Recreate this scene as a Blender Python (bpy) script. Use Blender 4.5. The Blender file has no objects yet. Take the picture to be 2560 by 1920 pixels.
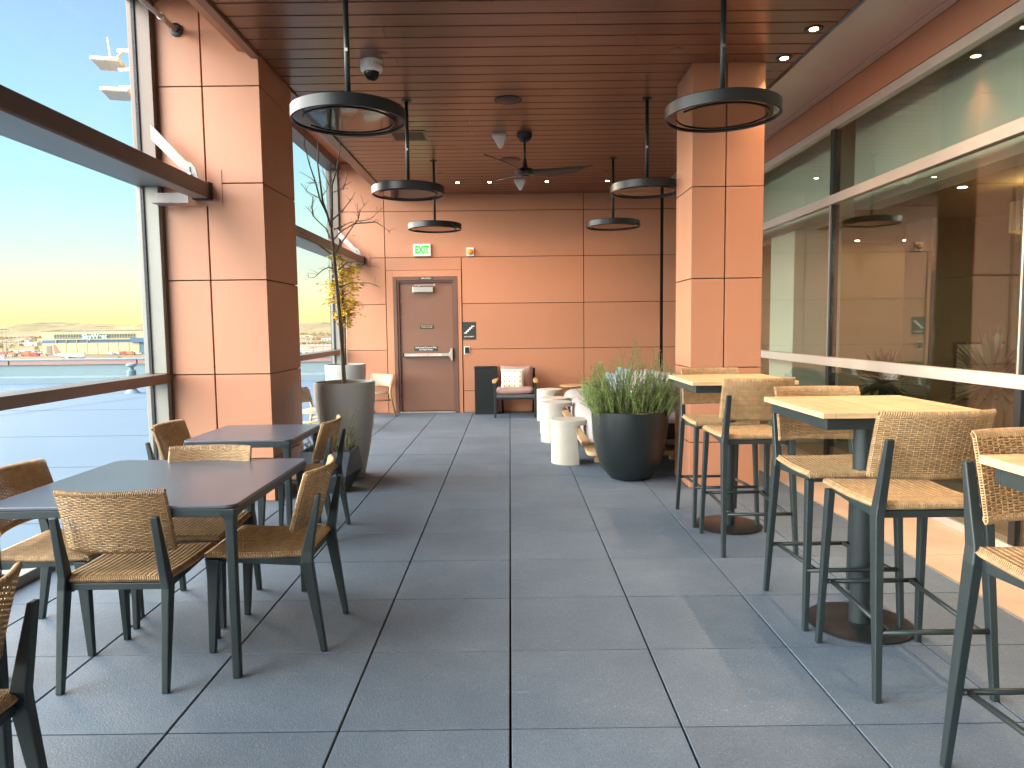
import bpy, math, random
from mathutils import Vector, Matrix
R = math.radians
random.seed(11)
SC = bpy.context.scene
COL = SC.collection

# ------------------------------------------------------------------ mesh builder
class MB:
    def __init__(s):
        s.v = []; s.f = []; s.sm = []; s.mi = []; s.m = 0; s.es = False
    def add(s, vs, fs, smooth=False):
        b = len(s.v)
        s.v += [tuple(p) for p in vs]
        for f in fs:
            s.f.append([b + i for i in f]); s.sm.append(smooth); s.mi.append(s.m)
        return s
    def box(s, x0, x1, y0, y1, z0, z1):
        vs = [(x0,y0,z0),(x1,y0,z0),(x1,y1,z0),(x0,y1,z0),(x0,y0,z1),(x1,y0,z1),(x1,y1,z1),(x0,y1,z1)]
        return s.add(vs, [(0,3,2,1),(4,5,6,7),(0,1,5,4),(1,2,6,5),(2,3,7,6),(3,0,4,7)])
    def loft(s, secs, cap=True, smooth=False, closed=False):
        n = len(secs[0]); vs = [p for q in secs for p in q]; fs = []
        m = len(secs)
        for i in range(m if closed else m - 1):
            j = (i + 1) % m
            for k in range(n):
                l = (k + 1) % n
                fs.append((i*n+k, i*n+l, j*n+l, j*n+k))
        s.add(vs, fs, smooth)
        if cap and not closed:
            b = len(s.v) - len(vs)
            s.f.append([b + k for k in range(n)][::-1]); s.sm.append(False); s.mi.append(s.m)
            s.f.append([b + (m-1)*n + k for k in range(n)]); s.sm.append(False); s.mi.append(s.m)
        return s
    def rects(s, L):   # [(cx,cy,z,hx,hy)]
        return s.loft([[(x-a,y-b,z),(x+a,y-b,z),(x+a,y+b,z),(x-a,y+b,z)] for x,y,z,a,b in L])
    def tube(s, pts, r, n=8, cap=True, smooth=True):
        pts = [Vector(p) for p in pts]; secs = []
        rr = r if isinstance(r, (list, tuple)) else [r]*len(pts)
        prev = None
        for i, p in enumerate(pts):
            d = (pts[min(i+1, len(pts)-1)] - pts[max(i-1, 0)])
            if d.length < 1e-9: d = Vector((0,0,1))
            d.normalize()
            if prev is None:
                a = d.cross(Vector((0,0,1)))
                if a.length < 1e-3: a = d.cross(Vector((1,0,0)))
            else:
                a = prev - d*prev.dot(d)
                if a.length < 1e-6: a = d.cross(Vector((0,0,1)))
            a.normalize(); prev = a; b = d.cross(a)
            secs.append([p + (a*math.cos(t) + b*math.sin(t))*rr[i] for t in [2*math.pi*k/n for k in range(n)]])
        return s.loft(secs, cap, smooth)
    def lathe(s, prof, c=(0,0,0), n=40, smooth=True, sx=1, sy=1):  # [(r,z)]
        s.es = True
        secs = [[(c[0]+sx*r*math.cos(2*math.pi*k/n), c[1]+sy*r*math.sin(2*math.pi*k/n), c[2]+z) for k in range(n)] for r, z in prof]
        return s.loft(secs, cap=True, smooth=smooth)
    def prism(s, pts, axis, a, b):   # polygon extruded along axis
        def P(u, v, w):
            return {'x': (w,u,v), 'y': (u,w,v), 'z': (u,v,w)}[axis]
        return s.loft([[P(u,v,a) for u,v in pts], [P(u,v,b) for u,v in pts]])
    def sphere(s, c, r, nu=16, nv=10, sz=1):
        secs = [[(c[0]+r*math.sin(t)*math.cos(2*math.pi*k/nu), c[1]+r*math.sin(t)*math.sin(2*math.pi*k/nu), c[2]+sz*r*math.cos(t)) for k in range(nu)]
                for t in [math.pi*(0.02+0.96*i/nv) for i in range(nv+1)]]
        return s.loft(secs, True, True)
    def xf(s, M, start=0):
        s.v = s.v[:start] + [tuple(M @ Vector(p)) for p in s.v[start:]]
        return s
    def build(s, name, mats, parent=None, bevel=0, seg=2, autosm=False, fix=False):
        me = bpy.data.meshes.new(name)
        me.from_pydata(s.v, [], s.f)
        me.polygons.foreach_set('use_smooth', s.sm)
        if not isinstance(mats, (list, tuple)): mats = [mats]
        for m in mats: me.materials.append(m)
        if len(mats) > 1: me.polygons.foreach_set('material_index', s.mi)
        me.update()
        if fix:
            import bmesh
            bm = bmesh.new(); bm.from_mesh(me); bmesh.ops.recalc_face_normals(bm, faces=bm.faces); bm.to_mesh(me); bm.free()
        o = bpy.data.objects.new(name, me); COL.objects.link(o)
        if parent: o.parent = parent
        if s.es:
            e = o.modifiers.new('EdgeSplit', 'EDGE_SPLIT'); e.split_angle = R(38)
        if bevel:
            b = o.modifiers.new('Bevel', 'BEVEL'); b.width = bevel; b.segments = seg; b.limit_method = 'ANGLE'; b.angle_limit = R(35); b.harden_normals = False
        return o

def tag(o, label=None, cat=None, group=None, kind=None):
    if label: o['label'] = label
    if cat: o['category'] = cat
    if group: o['group'] = group
    if kind: o['kind'] = kind
    return o
def empty(name, loc, label, cat, group=None, rz=0):
    o = bpy.data.objects.new(name, None); COL.objects.link(o)
    o.location = loc; o.rotation_euler = (0,0,rz); o.empty_display_size = .1
    return tag(o, label, cat, group)
def copy_tree(o, loc=None, rz=None, label=None, parent=None):
    c = o.copy(); COL.objects.link(c)
    if parent: c.parent = parent
    if loc is not None: c.location = loc
    if rz is not None: c.rotation_euler = (0,0,rz)
    if label: c['label'] = label
    for ch in list(o.children): copy_tree(ch, parent=c)
    return c

# ------------------------------------------------------------------ materials
def new_mat(name):
    m = bpy.data.materials.new(name); m.use_nodes = True
    nt = m.node_tree; b = nt.nodes['Principled BSDF']
    return m, nt, b
def mat(name, col, rough=.5, metal=0, var=.12, vs=6.0, bump=0, bs=200.0, stretch=(1,1,1), emit=None, es=0, coat=0, rand=0, spec=.5, coord='Object', rvar=.0):
    m, nt, b = new_mat(name); N = nt.nodes; L = nt.links
    b.inputs['Roughness'].default_value = rough; b.inputs['Metallic'].default_value = metal
    b.inputs['Specular IOR Level'].default_value = spec
    if coat: b.inputs['Coat Weight'].default_value = coat; b.inputs['Coat Roughness'].default_value = .15
    if emit: b.inputs['Emission Color'].default_value = (*emit, 1); b.inputs['Emission Strength'].default_value = es
    tc = N.new('ShaderNodeTexCoord'); mp = N.new('ShaderNodeMapping'); mp.inputs['Scale'].default_value = stretch
    L.new(tc.outputs[coord], mp.inputs['Vector'])
    no = N.new('ShaderNodeTexNoise'); no.inputs['Scale'].default_value = vs; no.inputs['Detail'].default_value = 6; no.inputs['Roughness'].default_value = .6
    L.new(mp.outputs[0], no.inputs['Vector'])
    cr = N.new('ShaderNodeValToRGB'); e = cr.color_ramp.elements
    e[0].position = .28; e[1].position = .72
    e[0].color = (*[max(0, c*(1-var)) for c in col], 1); e[1].color = (*[min(1, c*(1+var)) for c in col], 1)
    L.new(no.outputs['Fac'], cr.inputs[0])
    out = cr.outputs[0]
    if rand:
        g = N.new('ShaderNodeNewGeometry'); mr = N.new('ShaderNodeMapRange')
        mr.inputs['To Min'].default_value = 1-rand; mr.inputs['To Max'].default_value = 1+rand
        L.new(g.outputs['Random Per Island'], mr.inputs[0])
        hs = N.new('ShaderNodeHueSaturation'); L.new(mr.outputs[0], hs.inputs['Value']); L.new(out, hs.inputs['Color']); out = hs.outputs[0]
    L.new(out, b.inputs['Base Color'])
    if rvar:
        mr2 = N.new('ShaderNodeMapRange'); mr2.inputs['To Min'].default_value = max(.02, rough-rvar); mr2.inputs['To Max'].default_value = min(1, rough+rvar)
        n3 = N.new('ShaderNodeTexNoise'); n3.inputs['Scale'].default_value = vs*1.7; n3.inputs['Detail'].default_value = 5
        L.new(mp.outputs[0], n3.inputs['Vector']); L.new(n3.outputs['Fac'], mr2.inputs[0]); L.new(mr2.outputs[0], b.inputs['Roughness'])
    if bump:
        n2 = N.new('ShaderNodeTexNoise'); n2.inputs['Scale'].default_value = bs; n2.inputs['Detail'].default_value = 3
        L.new(mp.outputs[0], n2.inputs['Vector'])
        bp = N.new('ShaderNodeBump'); bp.inputs['Strength'].default_value = bump; bp.inputs['Distance'].default_value = .002
        L.new(n2.outputs['Fac'], bp.inputs['Height']); L.new(bp.outputs[0], b.inputs['Normal'])
    return m
def emis(name, col, s):
    m, nt, b = new_mat(name); b.inputs['Base Color'].default_value = (*col, 1)
    b.inputs['Emission Color'].default_value = (*col, 1); b.inputs['Emission Strength'].default_value = s
    return m
def glassmat(name, tint, base, power, gcol=(1,1,1)):
    m = bpy.data.materials.new(name); m.use_nodes = True; nt = m.node_tree; N = nt.nodes; L = nt.links
    N.clear(); o = N.new('ShaderNodeOutputMaterial'); mx = N.new('ShaderNodeMixShader')
    t = N.new('ShaderNodeBsdfTransparent'); t.inputs[0].default_value = (*tint, 1)
    g = N.new('ShaderNodeBsdfGlossy'); g.inputs['Roughness'].default_value = .0; g.inputs[0].default_value = (*gcol, 1)
    lw = N.new('ShaderNodeFresnel'); lw.inputs['IOR'].default_value = 1.5
    ge = N.new('ShaderNodeNewGeometry'); im = N.new('ShaderNodeMath'); im.operation = 'MULTIPLY_ADD'; im.inputs[1].default_value = -.83333; im.inputs[2].default_value = 1.5
    L.new(ge.outputs['Backfacing'], im.inputs[0]); L.new(im.outputs[0], lw.inputs['IOR'])
    mm = N.new('ShaderNodeMath'); mm.operation = 'MULTIPLY_ADD'; mm.inputs[1].default_value = power; mm.inputs[2].default_value = base; mm.use_clamp = True
    # a faint uneven waviness of real panes
    tc = N.new('ShaderNodeTexCoord'); no = N.new('ShaderNodeTexNoise'); no.inputs['Scale'].default_value = .9
    bp = N.new('ShaderNodeBump'); bp.inputs['Strength'].default_value = .02; bp.inputs['Distance'].default_value = .05
    L.new(tc.outputs['Object'], no.inputs['Vector']); L.new(no.outputs['Fac'], bp.inputs['Height']); L.new(bp.outputs[0], g.inputs['Normal'])
    L.new(lw.outputs[0], mm.inputs[0]); L.new(mm.outputs[0], mx.inputs[0]); L.new(t.outputs[0], mx.inputs[1]); L.new(g.outputs[0], mx.inputs[2]); L.new(mx.outputs[0], o.inputs[0])
    return m

M = {}
M['terra'] = mat('terracotta_panel', (.49,.222,.128), .42, var=.045, vs=1.3, rand=.045, bump=.05, bs=60, rvar=.04)
M['terraR'] = M['terra']
M['joint'] = mat('dark_joint', (.018,.010,.009), .9)
M['alu'] = mat('bronze_aluminium', (.15,.12,.105), .38, .35, var=.05)
M['aluL'] = mat('champagne_aluminium', (.56,.51,.46), .36, .25, var=.04)
M['jamb'] = mat('grey_bronze_jamb', (.27,.27,.245), .45, .1, var=.04)
M['soffit'] = mat('metal_soffit', (.56,.50,.46), .34, .35, var=.06, vs=1.2)
M['steelw'] = mat('white_painted_steel', (.38,.36,.355), .5, var=.06, vs=14)
M['beam'] = mat('painted_beam', (.13,.105,.10), .45, .2, var=.06)
M['gasket'] = mat('black_gasket', (.012,.014,.02), .6)
M['frame'] = mat('charcoal_metal', (.024,.036,.040), .42, .25, var=.08, vs=20, bump=.08, bs=500)
M['tabletop'] = mat('charcoal_tabletop', (.080,.096,.128), .28, .0, var=.06, vs=4, bump=.06, bs=700)
M['black'] = mat('black_metal', (.018,.021,.024), .38, .3, var=.1)
M['blackgloss'] = mat('black_glass', (.006,.005,.005), .05, var=.0, spec=.22)
M['wicker'] = mat('woven_rattan', (.42,.275,.14), .48, var=.28, vs=30, rand=.12)
M['wickcore'] = mat('rattan_core', (.05,.03,.015), .8)
M['concw'] = mat('cream_concrete', (.50,.475,.415), .75, var=.05, vs=9, bump=.15, bs=160)
M['planter'] = mat('grey_planter', (.40,.40,.38), .62, var=.05, vs=5, bump=.12, bs=220)
M['blackpot'] = mat('black_glazed_pot', (.009,.015,.017), .36, .0, var=.05, vs=3)
M['soil'] = mat('soil', (.05,.035,.022), .95, var=.5, vs=60, bump=.6, bs=120)
M['teak'] = mat('teak', (.60,.41,.23), .5, var=.25, vs=5, stretch=(1,9,9), rand=.10)
M['teak2'] = mat('teak_arm', (.50,.33,.17), .45, var=.2, vs=9, stretch=(9,2,9))
M['sofa'] = mat('grey_upholstery', (.36,.33,.335), .9, var=.06, vs=8, bump=.25, bs=450)
M['pink'] = mat('mauve_cushion', (.36,.24,.22), .85, var=.06, vs=8, bump=.25, bs=450)
M['cream'] = mat('cream_cushion', (.78,.73,.64), .85, var=.05, vs=8, bump=.2, bs=400)
M['ink'] = mat('ink', (.03,.03,.04), .8)
M['rope'] = mat('pale_rope', (.45,.40,.33), .8, var=.2, vs=60)
M['strap'] = mat('grey_strap', (.15,.145,.14), .7, var=.3, vs=40)
M['white'] = mat('white_plastic', (.80,.79,.75), .4, var=.02)
M['silver'] = mat('brushed_silver', (.62,.62,.60), .3, .7, var=.05)
M['door'] = mat('brown_door', (.215,.112,.078), .40, var=.05, vs=2, rvar=.05)
M['doorframe'] = mat('brown_door_frame', (.15,.078,.058), .42, var=.05)
M['sign'] = mat('dark_sign', (.030,.036,.038), .5, var=.05)
M['signw'] = mat('white_lettering', (.85,.85,.82), .6, var=0)
M['bark'] = mat('bark', (.19,.17,.13), .85, var=.35, vs=40, stretch=(1,1,.3), bump=.5, bs=90)
M['bark2'] = mat('dark_bark', (.085,.045,.035), .85, var=.3, vs=40)
M['yleaf'] = mat('yellow_leaf', (.70,.53,.09), .6, var=.3, vs=12, rand=.35)
M['gleaf'] = mat('rosemary_leaf', (.20,.32,.085), .6, var=.35, vs=14, rand=.5)
M['gstem'] = mat('rosemary_stem', (.20,.20,.10), .7, var=.2)
M['yucca'] = mat('yucca_leaf', (.045,.065,.035), .45, var=.3, rand=.3)
M['lav'] = mat('lavender_leaf', (.13,.16,.10), .7, var=.3, rand=.3)
M['concfloor'] = mat('stained_concrete', (.60,.45,.34), .5, var=.22, vs=1.8, bump=.1, bs=90, rvar=.08)
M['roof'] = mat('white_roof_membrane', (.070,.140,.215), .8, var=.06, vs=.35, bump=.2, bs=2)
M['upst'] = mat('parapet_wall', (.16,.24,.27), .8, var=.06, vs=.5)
M['parapet'] = mat('parapet_panel', (.27,.165,.145), .6, var=.04)
M['desert'] = mat('desert', (.19,.125,.045), .95, var=.35, vs=.004, coord='Generated' if 0 else 'Object')
M['apron'] = mat('apron_concrete', (.15,.105,.05), .9, var=.12, vs=.02)
M['hills'] = mat('hills_haze_tint', (.19,.16,.075), 1, var=.25, vs=.0012)  # yellow of the distant haze is mixed into the hill colour
M['hangar'] = mat('hangar_cladding', (.30,.285,.175), .6, var=.03, vs=.1)
M['hblue'] = mat('hangar_blue', (.03,.09,.20), .5, var=.05)
M['hglass'] = mat('hangar_glass', (.035,.045,.04), .3, var=.3, vs=.5)
M['planew'] = mat('aircraft_white', (.33,.325,.31), .35, var=.0)
M['planered'] = mat('aircraft_red', (.26,.006,.012), .4, var=0)
M['intwall'] = mat('interior_tan_wall', (.52,.40,.25), .8, var=.06, vs=.8)
M['intdark'] = mat('interior_olive_wall', (.17,.14,.075), .7, var=.08)
M['intfloor'] = mat('interior_floor', (.20,.15,.10), .35, var=.2, vs=3)
M['bulk'] = mat('white_bulkhead', (.66,.74,.66), .7, var=.02)
M['paper'] = mat('art_paper', (.50,.43,.31), .8, var=.15, vs=5)
M['art'] = mat('art_ink', (.25,.20,.14), .8, var=.4, vs=14)
M['glassL'] = glassmat('clear_glass', (.97,.985,.98), .0, .14)
M['glassR'] = glassmat('coated_glass', (.925,.955,.915), .03, 1.25, (.95,.97,.92))
M['lampwarm'] = emis('warm_lamp', (1,.66,.30), 14)
M['downlight'] = emis('downlight_lens', (1,.78,.46), 34)
M['downlight2'] = emis('lounge_downlight', (1,.76,.46), 90)
M['exitgreen'] = emis('exit_green', (.015,.80,.03), .75)
M['exitface'] = emis('exit_face', (.55,.85,.58), .12)
M['orange'] = mat('amber_lens', (.80,.30,.02), .2, var=.1, vs=60)
M['blue'] = mat('blue_print', (.24,.31,.38), .85, var=.4, vs=60)
M['spot'] = mat('spotted_print', (.36,.34,.33), .85, var=.7, vs=55)
M['city'] = mat('city_blocks', (.55,.47,.36), .9, var=.3, vs=.02, rand=.5)
M['fixture'] = mat('fixture_cream', (.80,.66,.42), .5, var=.05)

# floor tile material: granular rubber paver
def floor_mat():
    m, nt, b = new_mat('rubber_paver'); N = nt.nodes; L = nt.links
    tc = N.new('ShaderNodeTexCoord')
    g = N.new('ShaderNodeNewGeometry')
    n1 = N.new('ShaderNodeTexNoise'); n1.inputs['Scale'].default_value = 2.2; n1.inputs['Detail'].default_value = 5; n1.inputs['Roughness'].default_value = .65
    n2 = N.new('ShaderNodeTexVoronoi'); n2.inputs['Scale'].default_value = 260
    n3 = N.new('ShaderNodeTexNoise'); n3.inputs['Scale'].default_value = 130; n3.inputs['Detail'].default_value = 2
    for n in (n1, n2, n3): L.new(tc.outputs['Object'], n.inputs['Vector'])
    cr = N.new('ShaderNodeValToRGB'); e = cr.color_ramp.elements
    e[0].position = .3; e[0].color = (.098,.142,.200,1); e[1].position = .75; e[1].color = (.142,.192,.252,1)
    L.new(n1.outputs['Fac'], cr.inputs[0])
    sp = N.new('ShaderNodeValToRGB'); q = sp.color_ramp.elements
    q[0].position = .0; q[0].color = (.66,.66,.66,1); q[1].position = 1; q[1].color = (1.12,1.12,1.12,1)
    x = q.new(.9); x.color = (1.02,1.02,1.02,1); q[-1].color = (1.9,1.9,1.9,1)
    L.new(n2.outputs['Color'], sp.inputs[0])
    mx = N.new('ShaderNodeMix'); mx.data_type = 'RGBA'; mx.blend_type = 'MULTIPLY'; mx.inputs[0].default_value = 1
    L.new(cr.outputs[0], mx.inputs[6]); L.new(sp.outputs[0], mx.inputs[7])
    mp = N.new('ShaderNodeMapping'); mp.inputs['Scale'].default_value = (2.0, 7.0, 1); mp.inputs['Rotation'].default_value = (0,0,.5); L.new(tc.outputs['Object'], mp.inputs['Vector'])
    n5 = N.new('ShaderNodeTexNoise'); n5.inputs['Scale'].default_value = 3.2; n5.inputs['Detail'].default_value = 8; n5.inputs['Roughness'].default_value = .75; n5.inputs['Distortion'].default_value = .8
    L.new(mp.outputs[0], n5.inputs['Vector'])
    c5 = N.new('ShaderNodeValToRGB'); z5 = c5.color_ramp.elements; z5[0].position = .60; z5[0].color = (0,0,0,1); z5[1].position = .80; z5[1].color = (.42,.42,.42,1)
    L.new(n5.outputs['Fac'], c5.inputs[0])
    du = N.new('ShaderNodeMix'); du.data_type = 'RGBA'; du.inputs[7].default_value = (.34,.35,.36,1)
    L.new(c5.outputs[0], du.inputs[0]); L.new(mx.outputs[2], du.inputs[6])
    mr = N.new('ShaderNodeMapRange'); mr.inputs['To Min'].default_value = .93; mr.inputs['To Max'].default_value = 1.07
    L.new(g.outputs['Random Per Island'], mr.inputs[0])
    hs = N.new('ShaderNodeHueSaturation'); L.new(mr.outputs[0], hs.inputs['Value']); L.new(du.outputs[2], hs.inputs['Color'])
    L.new(hs.outputs[0], b.inputs['Base Color'])
    n4 = N.new('ShaderNodeTexNoise'); n4.inputs['Scale'].default_value = 1.3; n4.inputs['Detail'].default_value = 4
    L.new(tc.outputs['Object'], n4.inputs['Vector'])
    r2 = N.new('ShaderNodeMapRange'); r2.inputs['To Min'].default_value = .52; r2.inputs['To Max'].default_value = .78
    L.new(n4.outputs['Fac'], r2.inputs[0]); L.new(r2.outputs[0], b.inputs['Roughness'])
    bp = N.new('ShaderNodeBump'); bp.inputs['Strength'].default_value = .8; bp.inputs['Distance'].default_value = .002
    L.new(n3.outputs['Fac'], bp.inputs['Height']); L.new(bp.outputs[0], b.inputs['Normal'])
    return m
M['tile'] = floor_mat()
# ceiling planks: stained wood-look metal
def ceil_mat():
    m, nt, b = new_mat('stained_plank'); N = nt.nodes; L = nt.links
    tc = N.new('ShaderNodeTexCoord'); mp = N.new('ShaderNodeMapping'); mp.inputs['Scale'].default_value = (1.2, 60, 60)
    L.new(tc.outputs['Object'], mp.inputs['Vector'])
    g = N.new('ShaderNodeNewGeometry')
    va = N.new('ShaderNodeVectorMath'); va.operation = 'ADD'
    cx = N.new('ShaderNodeCombineXYZ'); mu = N.new('ShaderNodeMath'); mu.operation = 'MULTIPLY'; mu.inputs[1].default_value = 40
    L.new(g.outputs['Random Per Island'], mu.inputs[0]); L.new(mu.outputs[0], cx.inputs[0])
    L.new(mp.outputs[0], va.inputs[0]); L.new(cx.outputs[0], va.inputs[1])
    no = N.new('ShaderNodeTexNoise'); no.inputs['Scale'].default_value = 1.0; no.inputs['Detail'].default_value = 6; no.inputs['Roughness'].default_value = .65
    L.new(va.outputs[0], no.inputs['Vector'])
    cr = N.new('ShaderNodeValToRGB'); e = cr.color_ramp.elements
    e[0].position = .3; e[0].color = (.125,.047,.024,1); e[1].position = .72; e[1].color = (.235,.098,.050,1)
    L.new(no.outputs['Fac'], cr.inputs[0])
    mr = N.new('ShaderNodeMapRange'); mr.inputs['To Min'].default_value = .86; mr.inputs['To Max'].default_value = 1.14
    L.new(g.outputs['Random Per Island'], mr.inputs[0])
    hs = N.new('ShaderNodeHueSaturation'); L.new(mr.outputs[0], hs.inputs['Value']); L.new(cr.outputs[0], hs.inputs['Color'])
    L.new(hs.outputs[0], b.inputs['Base Color'])
    b.inputs['Roughness'].default_value = .30; b.inputs['Specular IOR Level'].default_value = .6
    bp = N.new('ShaderNodeBump'); bp.inputs['Strength'].default_value = .06; bp.inputs['Distance'].default_value = .001
    L.new(no.outputs['Fac'], bp.inputs['Height']); L.new(bp.outputs[0], b.inputs['Normal'])
    return m
M['plank'] = ceil_mat()

_txt = {}
def text(s, name, size, m, parent, loc, rot=(R(90),0,0), depth=.001, bold=0, sx=1.0, align='CENTER'):
    cu = bpy.data.curves.new('t', 'FONT'); cu.body = s; cu.size = size; cu.extrude = depth; cu.align_x = align; cu.align_y = 'CENTER'; cu.offset = bold
    o = bpy.data.objects.new('t', cu); COL.objects.link(o)
    dg = bpy.context.evaluated_depsgraph_get(); me = bpy.data.meshes.new_from_object(o.evaluated_get(dg))
    bpy.data.objects.remove(o); bpy.data.curves.remove(cu)
    me.materials.clear(); me.materials.append(m); me.name = name
    r = bpy.data.objects.new(name, me); COL.objects.link(r); r.location = loc; r.rotation_euler = rot; r.scale = (sx,1,1)
    if parent: r.parent = parent
    return r

# ------------------------------------------------------------------ measures of the place
YW = 11.84; ZC = 3.59; S = .61; X0 = -.0148; Y0 = 2.4133
GX = -2.90; XR = 3.04; YB = -7.0

# ---- terrace floor
mb = MB(); g1, g2 = .0045, .0038
for i in range(-5, 4):
    for j in range(-16, 16):
        xa = max(X0 + i*S + g1, -2.76); xb = X0 + (i+1)*S - g1
        ya = Y0 + j*S + g2; yb = min(Y0 + (j+1)*S - g2, YW - .004)
        if ya > YW - .05 or xb - xa < .03: continue
        dz = random.uniform(-.0008, .0008)
        mb.box(xa, xb, ya, yb, -.04, dz)
o = mb.build('terrace_floor', M['tile'], bevel=.0016, seg=1); tag(o, 'dark blue grey square rubber pavers with black joints', 'floor', kind='structure')
o = MB().box(-2.98, XR+.02, YB-.6, YW, -.30, -.041).build('terrace_slab', M['joint']); tag(o, kind='structure')
mb = MB()
ys = [YB, -4.2, -1.4, 1.42, 4.24, 7.06, 9.88, YW]
for a, b in zip(ys, ys[1:]): mb.box(2.432, XR-.004, a+.003, b-.003, -.04, .001)
o = mb.build('concrete_strip', M['concfloor'], bevel=.002); tag(o, 'tan stained concrete strip along the foot of the glazed facade', 'paving strip', kind='structure')
o = MB().box(2.4185, 2.4295, YB, YW, -.04, .004).build('steel_edging', M['silver']); tag(o, 'thin metal edging between the pavers and the tan concrete strip', 'edging')

# ---- ceiling
mb = MB(); P = .198
y = 4.925 - 61*P
random.seed(5)
while y < YW - .01:
    y1 = min(y + P - .017, YW - .006)
    xs = [-1.95] + sorted(random.sample([-1.3,-.9,-.4,.1,.5,1.0,1.5,1.9], random.choice([0,1,1]))) + [2.40]
    for a, b in zip(xs, xs[1:]): mb.box(a+.0012, b-.0012, y+.006, y1+.006 if y1+.006 < YW else YW-.002, ZC, ZC+.02)
    y += P
ce = empty('plank_ceiling', (0,0,0), 'dark red brown plank ceiling with narrow black gaps over the terrace', 'ceiling')
mb.build('ceiling_planks', M['plank'], ce, bevel=.002, seg=1)
MB().box(-2.02, 2.46, YB, YW+.2, ZC+.045, ZC+.10).build('ceiling_backing', M['joint'], ce)
mb = MB(); mb.box(-2.02, -1.955, YB, 5.815, ZC-.03, ZC+.02).box(-2.07, -1.955, 6.66, YW, ZC-.02, ZC+.02)
mb.build('edge_trim', M['door'], ce, bevel=.002)
o = MB().box(-2.98, -2.021, YB, YW+.2, 4.12, 4.2).build('window_head_soffit', M['terra']); tag(o, 'terracotta soffit above the left windows beside the plank ceiling', 'soffit')
mb = MB(); mb.box(-2.12, -2.04, YB, 5.8, ZC+.021, 4.118).box(-2.12,-2.075,6.66,YW,ZC+.021,4.118)
o = mb.build('ceiling_fascia', M['terra']); tag(o, 'terracotta upstand between the plank ceiling and the high window head', 'fascia')
# roof over everything, upper storeys of the building
ub = empty('terminal_upper_storeys', (0,0,0), 'upper storeys of the terminal above the terrace ceiling', 'building')
MB().box(-3.0, 3.05, YB, YW+6, 4.21, 5.2).build('roof_slab', M['parapet'], ub)
MB().box(3.06, 46, YB, YW+6, 3.66, 17).build('upper_facade', M['parapet'], ub)
MB().box(3.0, 46, -95, YB-.8, -16.6, 17).build('wing', M['parapet'], ub)
MB().box(-2.9, 46, YW+.35, YW+6, -16.6, 4.2).build('stair_core', M['parapet'], ub)

# ---- back wall
bw = empty('terracotta_end_wall', (0,YW,0), 'terracotta panelled end wall of the terrace holding the brown door', 'wall')
def W(mbv): return mbv.xf(Matrix.Translation((0,-YW,0)))
zj = [0.0, .36, 1.055, 1.81, 2.575, 3.325, ZC+.03]
gp = .006
mb = MB()
def panel(x0, x1, z0, z1): mb.box(x0+gp, x1-gp, YW, YW+.03, z0+gp*.7, z1-gp*.7)
for k in range(6):
    z0, z1 = zj[k], zj[k+1]
    if k == 5: z1 = 4.1
    panel(-2.765, -2.045, z0, z1)
    if k == 5: z1 = ZC+.03
    if z0 >= 2.364: panel(-2.045, 1.23, z0, z1)
    elif z1 > 2.364: pass
    else: panel(-.79, 1.23, z0, z1)
    panel(1.23, 2.50, z0, z1); panel(2.545, XR+.1, z0, z1)
mb.box(-2.039, -.796, YW, YW+.03, 2.37, 2.571)     # above the door trim
mb.box(-.784, 1.224, YW, YW+.03, 1.814, 2.571)
W(mb).build('cladding_panels', M['terra'], bw, bevel=.002, seg=1)
W(MB().box(-3.0, XR+.3, YW+.10, YW+.3, 0, 4.15)).build('backing', M['joint'], bw)
W(MB().box(2.498, 2.548, YW-.004+.02, YW+.1, 0, ZC)).build('dark_reveal', M['joint'], bw)
mb = MB(); mb.box(-2.037,-1.925,YW-.012,YW+.02,0,2.364).box(-.862,-.798,YW-.012,YW+.02,0,2.364).box(-1.924,-.863,YW-.012,YW+.02,2.262,2.364)
W(mb).build('door_surround', M['terra'], bw, bevel=.0015, seg=1)
mb = MB(); mb.box(-1.922,-1.865,YW-.02,YW+.09,0,2.259).box(-.918,-.865,YW-.02,YW+.09,0,2.259).box(-1.864,-.919,YW-.02,YW+.09,2.20,2.259)
mb.box(-1.864,-1.83,YW+.0,YW+.08,0,2.199).box(-.945,-.919,YW+.0,YW+.08,0,2.199).box(-1.829,-.946,YW+.0,YW+.08,2.165,2.199)
W(mb).build('door_frame', M['doorframe'], bw, bevel=.002)
dr = W(MB().box(-1.826,-.949,YW+.035,YW+.075,.03,2.16)).build('door', M['door'], bw, bevel=.002)
def W2(mbv): return mbv.xf(Matrix.Translation((0,-YW,0)))
mb = MB()
for z in [2.13,1.86,1.60,1.35,1.10,.97,.72,.47,.22]: mb.sphere((-1.812,YW+.034,z), .007, 8, 6)
W2(mb).build('hinge_screws', M['silver'], dr)
W2(MB().box(-1.85,-.93,YW-.05,YW+.06,0.001,.02)).build('threshold', M['silver'], bw, bevel=.002)
mb = MB(); mb.box(-1.60,-1.265,YW-.035,YW+.033,2.005,2.095)
W2(mb).build('door_closer', M['silver'], dr, bevel=.006)
mb = MB(); mb.box(-1.575,-1.225,YW-.06,YW-.045,2.115,2.128).box(-1.25,-1.225,YW-.075,YW-.03,2.105,2.14).tube([(-1.5,YW-.05,2.09),(-1.47,YW-.055,2.125)],.008)
W2(mb).build('closer_arm', M['silver'], dr)
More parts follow.
